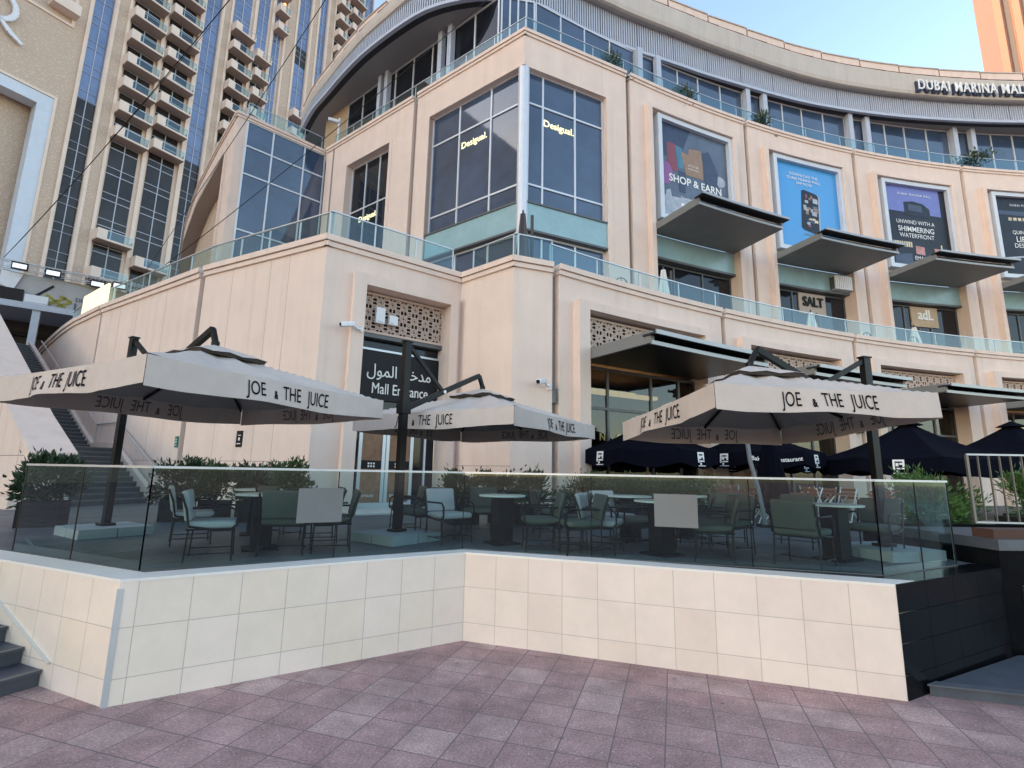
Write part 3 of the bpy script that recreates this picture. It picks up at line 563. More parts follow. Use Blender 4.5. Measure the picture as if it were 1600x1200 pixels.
balustrade(GL, .3, GLn - .2, 23.2, 24.25, -.3, br, 1.3); balustrade(UL, .3, ul(.2), 23.2, 24.2, -.3, br, 2.0); balustrade(UR, .2, RL, 23.2, 24.2, -.3, br, 2.0); balustrade(UPP, BAY, BAY * 6.8, 23.2, 24.2, -.3, br, 2.7, dU)
# slatted band, roof edge
k_ = 1.0396
SB = [(-16.47, 34.42), (-14.76, 32.16), (-13.0, 30.35), (-11.1, 28.42), (-9.2, 26.72), (-6.33, 24.62), (-4.4, 23.65), (-1.8, 23.15), (.91, 23.52), (2.4, 24.25), (3.89, 25.08), (6.35, 26.17), (9.59, 27.3), (11.9, 28.12), (14.23, 28.85), (16.78, 29.63), (19.3, 30.32), (21.81, 30.85), (24.27, 31.25), (27.29, 31.62), (31.61, 31.9), (36.22, 31.95), (42, 31.6), (48, 30.9)]
SBP = catmull([Vector((x * k_, y * k_)) for x, y in SB], .5)
SL = Path([(p.x, p.y) for p in SBP])
for i, p in enumerate(SL.P):
    tt = (SL.P[min(i + 1, len(SL.P) - 1)] - SL.P[max(i - 1, 0)]).normalized(); SL.N[i] = Vector((tt.y, -tt.x))
SL.segs = lambda a, b: max(1, int(abs(b - a) / .8))
ZS = 28.5
def s_at(px):                                 # where along the roof edge a given bearing falls
    best = (1e9, 0)
    for i in range(500):
        s = SL.len * i / 500; v = ROT.transposed() @ (Vector(SL.p(s, .3, 30.5)) - EYE)
        if v.z < 0: best = min(best, (abs(800 + FPX * v.x / -v.z - px), s))
    return best[1]
RK = [s_at(x) for x in (480, 540, 610, 800, 950, 1100, 1300, 1600)]
def OV(s): return float(np.interp(s, RK, (.1, .15, .2, .5, .6, .6, .6, .6)))
def ZB(s): return float(np.interp(s, RK, (29.4, 29.55, 29.75, 30.45, 30.65, 30.42, 30.12, 29.95)))
def ZTP(s): return float(np.interp(s, RK, (30.15, 30.3, 30.62, 31.75, 32.2, 32.06, 31.82, 31.6)))
m = MB()
for i in range(int(SL.len / 2)): m.f_box(SL, i * 2, i * 2 + 2, -.5, -.12, ZS + .02, ZB(i * 2) + .2)
m.build('louvre_backing', 'slatback', mall)
m = MB()
for i in range(int(SL.len / .17)): m.f_box(SL, i * .17, i * .17 + .085, -.12, .03, ZS + .2, ZB(i * .17) + .35, 1)
m.build('louvre_band', 'slat', mall)
for i in range(int(SL.len / 2.72)): m = MB(); m.f_box(SL, i * 2.72, i * 2.72 + .07, -.11, .045, ZS + .2, ZB(i * 2.72) + .35, 1); m.build('louvre_post', 'slat', mall)
m = MB(); m.f_box(SL, 0, SL.len, -.14, .08, ZS, ZS + .2); m.build('louvre_sill', 'slat', mall)
class Off:
    def __init__(s, F, f): s.F = F; s.f = f; s.len = F.len
    def p(s, x, d, z): return s.F.p(x, d + s.f(x), z)
    def segs(s, a, b): return max(1, int(abs(b - a) / .8))
RF = Off(SL, OV)
m = MB(); nseg = 90; ring = []
for i in range(nseg + 1):
    s = SL.len * i / nseg; zb = ZB(s); ov = OV(s); zt = ZTP(s)
    prof = [(-ov - .12, zb + .12), (-.2, zb), (-.06, zb + .05), (-.0, zb + .3), (0, zt - .05), (-.08, zt), (-1.2, zt), (-1.2, zb + .3)]
    ring.append([RF.p(s, d_, z_) for d_, z_ in prof])
k0 = len(m.v)
for r_ in ring: m.v += r_
npf = 8
for i in range(nseg):
    for q in range(npf): m.f.append((i * npf + q, (i + 1) * npf + q, (i + 1) * npf + (q + 1) % npf, i * npf + (q + 1) % npf))
m.f.append(tuple(range(npf))); m.f.append(tuple(nseg * npf + q for q in range(npf)))
m.build('roof_fascia', 'fascia', mall)
PZ = ZTP
m = MB(); m2 = MB(); m3 = MB(); s = 0
while s < SL.len - 3.2:
    zz = PZ(s); m.f_box(RF, s + .05, s + 3.15, -.6, -.12, zz + .001, zz + .62); m2.f_box(RF, s + 3.15, s + 3.25, -.6, -.16, zz, zz + .7); m3.f_box(RF, s + .05, s + 3.15, -.65, -.06, zz + .62, zz + .70); s += 3.2
m.build('roof_parapet', 'cornice', mall); m2.build('parapet_joint', 'rust', mall); m3.build('parapet_cap', 'fascia', mall); m = MB()
for i in range(int(SL.len / 2)): m.f_box(RF, i * 2, i * 2 + 2, -.12, -.03, ZTP(i * 2 + 1) + .0, ZTP(i * 2 + 1) + .05)
m.build('parapet_shadow_joint', 'rust', mall)
hs = MB(); hs.f_box(RF, 42.2, 47.2, -1.6, -.9, PZ(44), PZ(44) + 1.0); hs.build('roof_hatch', 'rust', mall)
# glass wall of the top floor behind the railing, soffit
TG = Path([(-13.2, 33.4), (-12.3, 32.66), (-8.9, 29.4), (-4.25, 25.75), (-1.25, 23.95)]); TGR = Arc(RU + 3.1)
g1 = TGR.p(BAY * .56, 0, 0)
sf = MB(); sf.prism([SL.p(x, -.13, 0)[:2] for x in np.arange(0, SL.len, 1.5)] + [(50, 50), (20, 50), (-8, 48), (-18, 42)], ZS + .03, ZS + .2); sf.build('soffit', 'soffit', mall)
rfm = MB(); rfm.prism([SL.p(x, -.6, 0)[:2] for x in np.arange(0, SL.len, 1.5)] + [(50, 50), (20, 50), (-8, 48), (-18, 42)], 29.9, 30.0); rfm.build('roof', 'stucco2', mall)
T1 = Flat((-12.35, 32.62), (-1.05, 23.85)); 
window(T1, 0, T1.len, 22.6, ZS + .03, -.05, list(np.linspace(.1, T1.len - .1, 9)), [22.7, 24.6, 28.45], 'glassdark')
m = MB(); m.f_box(Flat((-14.6, 34.4), (-12.35, 32.62)), 0, 2.9, -.3, 0, 22.6, ZS + .03); m.build('timber_panel', 'wood2', mall)
T2 = Flat((-1.05, 23.85), g1[:2])
window(T2, 0, T2.len, 22.6, ZS + .03, -.05, list(np.linspace(.1, T2.len - .1, 5)), [22.7, 24.6, 28.45], 'glassblue')
for q in range(7):
    a0 = BAY * (.56 + q); 
    window(TGR, a0, a0 + BAY, 22.6, ZS + .03, -.05, [a0 + BAY * f for f in (.0, .19, .38, .59, .80, 1.)], [22.7, 28.45], 'glassblue', sc=1 / TGR.r * 57.3, wd=.07)
    for f in (.82, .985):
        m = MB(); m.f_box(TGR, a0 + BAY * f - .13, a0 + BAY * f + .13, .05, .4, 22.6, ZS + .03, 1); m.build('column', 'slat', mall)
for s in (4.1, 4.8, 9.9, 10.7):
    m = MB(); m.f_box(T1, s - .16, s + .16, .0, .35, 22.6, ZS + .03); m.build('column', 'slat', mall)
# flagpole-like lamp on the left block
fl = thing('terrace_lamp', 'white lamp post with angled head on the roof of the glazed block', 'lamp', (-12.4, 31.4, 22.6)); MB().tube([(-12.4, 31.4, 22.6), (-12.4, 31.4, 26.4)], .09).build('post', 'white', fl); MB().box((-12.75, 31.2, 26.1), (.7, .25, .2), .4).build('lamp_head', 'white', fl)
# ------------------------------------------------------------------ hotel tower on the left
T0 = Vector((-49.3, 54.8)); TU = Vector((.515, .857))
TW = Flat(T0, T0 + TU * 38)
hotel = thing('hotel_tower', 'tall sandstone hotel tower with stacked balconies and blue glass strips', 'tower', (T0.x, T0.y, 0))
FL = 3.35; ZTOP = 112.0
def tbox(a, b, d0, d1, z0, z1, m, name, par=hotel): q = MB(); q.f_box(TW, a, b, d0, d1, z0, z1); return q.build(name, m, par)
tbox(-1.6, 38.2, -14, -.6, 0, ZTOP, 'trim', 'core')
def pilaster(a, b, z0=0, z1=ZTOP):
    tbox(a + .28, b - .28, -.6, .0, z0, z1, 'brick', 'brick_pier'); q = MB()
    q.f_box(TW, a, a + .28, -.6, .12, z0, z1); q.build('stone_edge', 'trim', hotel); q = MB(); q.f_box(TW, b - .28, b, -.6, .12, z0, z1); q.build('stone_edge', 'trim', hotel)
for a, b in ((-1.55, .02), (7.75, 8.2), (10.5, 11.9), (20.2, 22.3), (24.8, 26.3), (28.05, 29.6), (35.6, 35.95)): pilaster(a, b) if b - a > .8 else tbox(a, b, -.6, .1, 0, ZTOP, 'trim', 'stone_edge')
for a, b in ((3.62, 4.02), (15.1, 15.5), (17.9, 18.3), (31.95, 32.5)): tbox(a, b, -.6, .02, 0, ZTOP, 'trim', 'stone_edge')
def strip(a, b, z0, z1, m='glasstower', top=3.35):
    o = tbox(a, b, -.6, -.35, z0, z1, m, 'window_strip'); q = MB(); c = (a + b) / 2
    q.f_box(TW, c - .04, c + .04, -.35, -.27, z0, z1)
    z = math.floor(z0 / FL) * FL + 1.1
    while z < z1:
        for dz in (0, 1.0):
            if z0 < z + dz < z1: q.f_box(TW, a, b, -.35, -.27, z + dz - .022, z + dz + .022)
        z += FL
    q.build('mullions', 'steelw', o)
    q = MB(); q.f_box(TW, a - .12, a, -.6, .05, z0, z1); q.build('stone_edge', 'trim', hotel); q = MB(); q.f_box(TW, b, b + .12, -.6, .05, z0, z1); q.build('stone_edge', 'trim', hotel)
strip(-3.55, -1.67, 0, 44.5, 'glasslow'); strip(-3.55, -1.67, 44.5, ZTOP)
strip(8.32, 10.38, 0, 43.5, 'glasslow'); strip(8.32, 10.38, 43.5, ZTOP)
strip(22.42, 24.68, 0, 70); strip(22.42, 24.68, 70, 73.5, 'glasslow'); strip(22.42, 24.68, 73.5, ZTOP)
strip(26.42, 27.93, 0, ZTOP); strip(36.07, 38.1, 0, ZTOP)
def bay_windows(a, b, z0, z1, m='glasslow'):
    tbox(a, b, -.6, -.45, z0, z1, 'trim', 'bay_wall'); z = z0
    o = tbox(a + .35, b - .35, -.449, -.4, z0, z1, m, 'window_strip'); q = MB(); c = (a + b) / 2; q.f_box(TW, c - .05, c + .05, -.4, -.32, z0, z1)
    zz = z0 + .1
    while zz < z1: q.f_box(TW, a + .35, b - .35, -.4, -.32, zz, zz + .09); q.f_box(TW, a + .35, b - .35, -.4, -.33, zz + .9, zz + .97); zz += FL
    q.build('mullions', 'steelw', o)
proto = {}
def balcony(a, b, z, glassf=True):
    """slab, left cheek and right cheek in stone with a glass front; dark recess behind"""
    key = (round(b - a, 2), glassf)
    org = Vector((*TW.p(a, 0, 0)[:2], z))
    if key in proto:
        o = copy_tree(proto[key]); o.parent = hotel; o.location = org - hotel.location; return o
    f = Flat((0, 0), TU, flip=False); f.n = TW.n; wd = b - a
    q = MB(); q.f_box(f, .0, wd, -.4, 1.35, -.22, .0); q.f_box(f, .0, .16, -.4, 1.35, .0, 1.05); q.f_box(f, wd - .1, wd, -.4, 1.35, .0, .55); q.f_box(f, .16, .95, 1.23, 1.349, .0, 1.05)
    o = q.build('balcony', 'balc', None, local=True); o.parent = hotel; o.location = org - hotel.location
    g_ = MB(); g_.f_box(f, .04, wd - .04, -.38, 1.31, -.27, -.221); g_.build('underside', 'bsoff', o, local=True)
    if glassf:
        g_ = MB(); g_.poly([f.p(.95, 1.29, .02), f.p(wd - .08, 1.29, .02), f.p(wd - .08, 1.29, 1.02), f.p(.95, 1.29, 1.02)]); g_.build('glass_front', 'rail', o, local=True, fix=False)
    g_ = MB(); g_.f_box(f, .95, wd - .02, 1.25, 1.33, 1.0, 1.06); g_.f_box(f, wd - .1, wd - .04, 1.25, 1.32, .5, 1.02); g_.build('handrail', 'steel', o, local=True)
    proto[key] = o; return o
def stack(a, b, zs):
    for z in zs: balcony(a, b, z)
def zrange(z0, z1): return [z0 + FL * i for i in range(int((z1 - z0) / FL) + 1)]
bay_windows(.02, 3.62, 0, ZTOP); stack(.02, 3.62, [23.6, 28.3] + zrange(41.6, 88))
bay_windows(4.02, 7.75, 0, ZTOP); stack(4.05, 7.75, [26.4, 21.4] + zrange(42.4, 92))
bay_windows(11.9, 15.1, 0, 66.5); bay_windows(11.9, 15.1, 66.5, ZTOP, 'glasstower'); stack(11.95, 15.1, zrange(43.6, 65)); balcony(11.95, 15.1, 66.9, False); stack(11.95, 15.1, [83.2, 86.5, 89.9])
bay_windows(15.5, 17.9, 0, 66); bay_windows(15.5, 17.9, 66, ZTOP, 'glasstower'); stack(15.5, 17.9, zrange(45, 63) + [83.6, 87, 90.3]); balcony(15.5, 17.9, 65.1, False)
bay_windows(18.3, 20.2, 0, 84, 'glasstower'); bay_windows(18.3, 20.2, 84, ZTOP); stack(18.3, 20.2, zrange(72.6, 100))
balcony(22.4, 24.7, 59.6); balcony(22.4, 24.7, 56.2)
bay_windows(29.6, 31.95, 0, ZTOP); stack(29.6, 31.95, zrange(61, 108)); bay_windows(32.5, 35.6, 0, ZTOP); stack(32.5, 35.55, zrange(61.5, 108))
for z in (86.4, 89.7, 78.2): tag(MB().box((*TW.p(19.5, .4, 0)[:2], z), (.35, .35, .2)).build('balcony_lamp', 'glow', hotel), kind=None)
# brick wing with the framed opening and the big letter
wing = thing('hotel_wing', 'rough brick hotel wing with a white stone framed opening and big letter above', 'building', (*TW.p(-12, 0, 0)[:2], 0))
def wbox(a, b, d0, d1, z0, z1, m, name): q = MB(); q.f_box(TW, a, b, d0, d1, z0, z1); return q.build(name, m, wing)
wbox(-150, -12, -14, -2.2, 0, 80, 'brick', 'wing_core'); wbox(-12, -1.61, -14, -2.2, 0, ZTOP, 'brick', 'wing_core')  # unseen far stretch added, its length and height set to block the sun
wbox(-150, -5.15, -2.2, .0, 42.9, 80, 'brick', 'brick_wall'); wbox(-5.15, -3.95, -2.2, .0, 0, 54, 'brick', 'brick_pier'); wbox(-5.15, -3.95, -2.2, 0., 54, ZTOP, 'brick', 'brick_pier')
wbox(-3.95, -3.68, -2.2, .2, 0, ZTOP, 'trim', 'stone_edge'); wbox(-5.4, -5.14, -2.0, .16, 22, 42.9, 'trim', 'stone_edge'); wbox(-20, -5.14, -2.0, .158, 42.64, 42.92, 'trim', 'stone_edge')
f = wbox(-6.7, -5.4, -1.6, .06, 22, 42.6, 'panelw', 'opening_frame'); wbox(-20, -6.7, -1.6, .058, 41.3, 42.6, 'panelw', 'opening_frame')
q = MB()
for i in range(12): q.f_box(TW, -6.7, -5.4, .06, .065, 23 + i * 1.62, 23.03 + i * 1.62)
q.build('frame_joint', 'steel', wing)
for z in (53.2, 88): wbox(-7.4, -4.9, 0, 1.4, z, z + .3, 'balc', 'balcony'); wbox(-7.4, -4.9, 1.25, 1.4, z + .3, z + 1.3, 'balc', 'balcony_front')
q = MB(); q.f_box(TW, -12, -5.0, 0, .14, 52.2, 52.5); q.f_box(TW, -5.25, -4.95, 0, .14, 52.5, 56); q.build('stone_edge', 'trim', wing)
ls = thing('letter_sign', 'large white metal letter R standing off the brick hotel wing', 'sign', (*TW.p(-10.8, 0, 0)[:2], 50))
q = MB()
def stroke(pts, ws):
    for (a, b), (wa, wb) in zip(zip(pts, pts[1:]), zip(ws, ws[1:])):
        da = Vector((b[0] - a[0], b[1] - a[1])).normalized(); n = Vector((-da.y, da.x)); P = []
        for dd in (.2, .5):
            for pt, wv, sg in ((a, wa, -1), (b, wb, -1), (b, wb, 1), (a, wa, 1)): P.append(TW.p(pt[0] + n.x * sg * wv, dd, pt[1] + n.y * sg * wv))
        q.quadbox(P)
arc = [(-11.2 + 1.5 * math.cos(t), 49.85 + 1.6 * math.sin(t)) for t in np.linspace(math.pi / 2, -math.pi / 2, 14)]
stroke([(-12.9, 51.45)] + arc + [(-12.9, 48.25)], [.1] * 2 + [.12 + .14 * math.sin(math.pi * i / 13) for i in range(13)] + [.1] * 1 + [.1])
stroke([(-12.7, 52), (-12.7, 45.0)], [.28, .28]); stroke([(-11.0, 48.6), (-9.9, 47.4), (-8.8, 46.65)], [.12, .22, .14]); q.build('letter_face', 'white', ls)
# ------------------------------------------------------------------ sunlit tower on the right
rt = thing('residential_tower', 'far sandstone tower lit orange by the low sun at the right edge', 'tower', (115, 100, 0))
RT = Flat((110.8, 100.0), (130, 85.0)); RT2 = Flat((122, 118), (110.8, 100.0))
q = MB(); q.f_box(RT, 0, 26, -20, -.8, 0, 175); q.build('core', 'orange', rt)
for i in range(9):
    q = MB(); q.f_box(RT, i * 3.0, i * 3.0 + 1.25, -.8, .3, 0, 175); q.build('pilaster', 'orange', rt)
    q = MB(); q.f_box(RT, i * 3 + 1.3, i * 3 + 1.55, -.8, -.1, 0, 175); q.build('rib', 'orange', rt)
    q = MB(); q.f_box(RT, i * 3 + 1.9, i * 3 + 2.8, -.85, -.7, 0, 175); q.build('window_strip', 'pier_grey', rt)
# ------------------------------------------------------------------ stairs between the podium and the sloping parapet
sg = thing('grand_stairs', 'long flight of dark steps climbing between the mall podium and sloping parapet', 'stairs', (-11.6, 15.2, D))
e_ = Vector((-.832, .555)); t_ = Vector((.555, .832))
def wline(m):         # podium side of the stairs, kept clear of the wall
    return Vector((-11.15, 15.85)) + e_ * m
def pline(m): return Vector((-11.75, 13.7)) + e_ * m
def stairs(m0, z0, n, rise=.155, run=.315):
    for k in range(n):
        a, b = pline(m0 + run * k), wline(m0 + run * k); a2, b2 = pline(m0 + run * (k + 1) + .05), wline(m0 + run * (k + 1) + .05)
        q = MB(); q.prism([a, b, b2, a2], max(z0 - .5, z0 + rise * k - .3), z0 + rise * (k + 1)); q.build('tread', 'step', sg)
        na, nb = pline(m0 + run * k - .012), wline(m0 + run * k - .012); q = MB(); q.prism([na, nb, nb + e_ * .055, na + e_ * .055], z0 + rise * (k + 1) - .03, z0 + rise * (k + 1) + .004); q.build('nosing', 'stepedge', sg)
stairs(0, D, 11)
z1 = D + 11 * .155; m1 = 11 * .315
q = MB(); q.prism([pline(m1), wline(m1), wline(m1 + 2.0), pline(m1 + 2.0)], z1 - .4, z1); q.build('landing', 'step', sg)
stairs(m1 + 2.0, z1, 34)
def sloped(pf, off0, off1, prof, name, m, par):
    """vertical slab following the stairs: prof = [(m, zlow, zhigh)]"""
    q = MB()
    for (ma, la, ha), (mb, lb, hb) in zip(prof, prof[1:]):
        P = []
        for zz in (0, 1):
            for mm, lo, hi, of in ((ma, la, ha, off0), (mb, lb, hb, off0), (mb, lb, hb, off1), (ma, la, ha, off1)):
                c = pf(mm) + t_ * of; P.append((c.x, c.y, hi if zz else lo))
        q.quadbox(P)
    return q.build(name, m, par)
mt = m1 + 2.0; zt_ = z1 + 34 * .155; ml = mt + 34 * .315
sloped(wline, .0, .16, [(-.15, D, D + .30), (m1, D, z1 + .22), (mt, z1 - .6, z1 + .22), (ml, zt_ - 4, zt_ + .25)], 'side_kerb', 'stucco', sg)
pw = thing('sloping_parapet', 'thick pale render parapet wall sloping down along the long flight of steps', 'wall', (-12.2, 13.9, D))
sloped(pline, -.9, -.02, [(-.1, D, 2.42), (2.4, D, 3.55), (26, D, 15.6)], 'wall_body', 'stucco', pw)
sloped(pline, -.95, .02, [(-.14, 2.421, 2.55), (2.4, 3.551, 3.68), (26, 15.601, 15.73)], 'coping', 'cornice', pw)
q = MB()
for mm in (1.0, 3.6, 6.5): c = pline(mm) - t_ * .903; c2 = pline(mm + .02) - t_ * .903; q.prism([c, c2, c2 + t_ * .004, c + t_ * .004], D, 2.5 + mm * .45)
for zz, mm in ((2.45, .5), (4.6, 5.0)): c = pline(mm) - t_ * .903; c2 = pline(26) - t_ * .903; q.prism([c, c2, c2 + t_ * .004, c + t_ * .004], zz, zz + .02)
q.build('wall_joint', 'groove', pw)
sloped(pline, -1.2, -.96, [(-.2, D, D + .28), (20, D, D + .28)], 'plinth', 'cornice', pw)
hr = thing('stair_handrail', 'double steel handrail on the podium wall beside the long steps', 'handrail', (-11, 15.9, D))
def hrail(pts, name='rail'):
    q = MB(); q.tube(pts, .024); q.build(name, 'steel', hr)
for dz in (.92,):
    P = [(-.5, D + dz - .1), (m1, z1 + dz), (mt, z1 + dz), (mt + 9, z1 + 9 * .492 + dz)]
    hrail([(*(wline(mm) + t_ * .1), zz) for mm, zz in P]); 
    for mm, zz in ((0.1, D), (1.7, D + .9), (m1, z1), (mt, z1), (mt + 3, z1 + 1.47), (mt + 6, z1 + 2.95)):
        c = wline(mm) + t_ * .1; q = MB(); q.tube([(c.x, c.y, zz + .1), (c.x, c.y, zz + dz)], .018); q.build('post', 'steel', hr)
# ------------------------------------------------------------------ zip-line platform behind the stairs
PA = Vector((-35.82, 36.0)); PF = Flat(PA, PA + Vector((.78, .62)))
pb = thing('landing_platform', 'steel framed platform with dark recess and white beam above the stairs', 'platform', (PA.x, PA.y, 0))
def pbx(a, b, d0, d1, z0, z1, m, name, par=pb): q = MB(); q.f_box(PF, a, b, d0, d1, z0, z1); return q.build(name, m, par)
pbx(-8, 9, -9, -6, 0, 14, 'dark', 'back_wall'); pbx(-8, 9, -6, .0, 13.75, 14.0, 'steelw', 'deck_slab'); pbx(-8, 2.6, .0, .35, 13.5, 13.95, 'steelw', 'front_beam'); pbx(.0, .45, -.3, .2, 5, 13.5, 'steelw', 'post'); pbx(-8, 9, -5.9, -5.5, 12.5, 12.8, 'void', 'beam')
pbx(-2.1, -.7, -.4, -.2, 14.0, 15.0, 'void', 'control_box'); 
bn = thing('event_banner', 'grey printed banner with olive cross mark and dark lettering on the platform', 'banner', (*PF.p(1, -.3, 0)[:2], 14))
q = MB(); q.f_box(PF, -2.0, 9, -.55, -.5, 14.0, 16.3); q.build('cloth', 'banner', bn)
q = MB(); q.quadbox([PF.p(s, d_, z) for d_, zz in ((-.499, 0), (-.49, 1)) for s, z in ((.9, 16.3), (9, 15.3), (9, 16.3), (1.0, 16.31))]); q.build('cloth_top', 'tan', bn)
q = MB()
for a, b in (((.5, 15.0), (1.7, 14.15)), ((1.7, 15.0), (.5, 14.15)), ((1.3, 15.05), (2.0, 14.7)), ((2.0, 14.7), (1.2, 14.2))):
    A_, B_ = PF.p(a[0], -.48, a[1]), PF.p(b[0], -.48, b[1]); nn = PF.n; q.bar(A_, B_, .2, .03, up=(nn.x, nn.y, 0))
q.build('cross_mark', 'olive', bn)
letters('DUBAI', .42, PF, 2.2, -.49, 14.95, 'greyink', bn, align='LEFT', bold=.01); letters('LINE', .82, PF, 2.15, -.49, 14.35, 'greyink', bn, align='LEFT', bold=.02)
q = MB(); A_, B_ = PF.p(-.05, -.47, 14.75), PF.p(.85, -.47, 15.75); q.bar(A_, B_, .16, .05, up=(PF.n.x, PF.n.y, 0)); q.build('strap', 'void', bn)
wc = thing('white_cabinet', 'small white cabinet standing on the platform beam before the banner', 'cabinet', (*PF.p(-.2, .2, 0)[:2], 13.95)); q = MB(); q.f_box(PF, -.55, .75, -.1, .3, 13.96, 14.6); q.build('case', 'white', wc); q = MB(); q.f_box(PF, -.5, .7, .3, .32, 14.0, 14.05); q.build('base_trim', 'steelw', wc)
dr_ = thing('side_drape', 'pale cloth flap hanging at the left end of the banner', 'drape', (*PF.p(-2.1, -.2, 0)[:2], 14.5)); q = MB(); q.quadbox([PF.p(s, d_, z) for d_ in (-.44, -.36) for s, z in ((-2.1, 15.2), (-1.3, 14.9), (-.9, 16.2), (-2.1, 16.3))]); q.build('cloth', 'white', dr_)
tr = thing('lighting_truss', 'steel lattice truss carrying floodlights above the grey banner', 'truss', (*PF.p(0, .1, 0)[:2], 16.5))
q = MB()
ch = [(.0, 16.5), (.0, 17.0), (-.5, 16.5), (-.5, 17.0)]
for d_, z in ch: q.tube([PF.p(-2.3, d_, z), PF.p(6.2, d_, z)], .035, 6)
q.build('chord', 'steel', tr); q = MB(); n = 17
for i in range(n):
    a = -2.3 + 8.5 * i / n; b = a + .5
    q.tube([PF.p(a, 0, 16.5), PF.p(b, 0, 17.0)], .018, 5); q.tube([PF.p(a, 0, 17.0), PF.p(b, -.5, 17.0)], .018, 5); q.tube([PF.p(a, 0, 16.5), PF.p(a, 0, 17.0)], .016, 5)
q.build('lacing', 'steel', tr)
for i, (s, z, w_) in enumerate(((-1.1, 16.45, 'leftmost floodlight on the lattice truss, beside the pale cloth flap'), (.75, 16.4, 'second floodlight from the left on the lattice truss'), (3.4, 16.2, 'third floodlight from the left on the lattice truss'), (4.75, 16.4, 'rightmost floodlight on the lattice truss'))):
    fl = thing('floodlight', w_, 'floodlight', PF.p(s, .3, z), 'floodlights on the truss')
    q = MB(); q.f_box(PF, s - .45, s + .45, .08, .34, z - .1, z + .42); q.build('housing', 'black', fl); q = MB(); q.f_box(PF, s - .38, s + .38, .341, .36, z - .04, z + .3); q.build('lens', 'flood', fl)
# zip-line cables
def cable(a, b, sag, r, lab):
    a, b = Vector(a), Vector(b); P = []
    for i in range(25): f = i / 24; c = a.lerp(b, f); c.z -= sag * 4 * f * (1 - f); P.append(c)
    q = MB(); q.tube(P, r, 6); tag(q.build('zip_line_cable', 'black'), lab, 'cable', 'zip line cables')
def ray(px, py, t):
    v = ROT @ Vector((px - 800, -(py - 600), -FPX)); return EYE + v.normalized() * t
c1 = PF.p(-2.0, .3, 17.0)
cable(c1, ray(420, -75, 30), .5, .022, 'thick cable crossing the brick pier towards the upper left sky'); cable(c1, ray(330, 40, 48), .3, .016, 'thin upper cable crossing the left balconies')
cable(ray(258, 414, 22.5), ray(800, -35, 24), .25, .013, 'long cable crossing the glazed block and the slatted roof'); cable(PF.p(5.8, .0, 17.0), ray(520, -18, 26), .15, .016, 'cable crossing the blue glass strips of the tower')
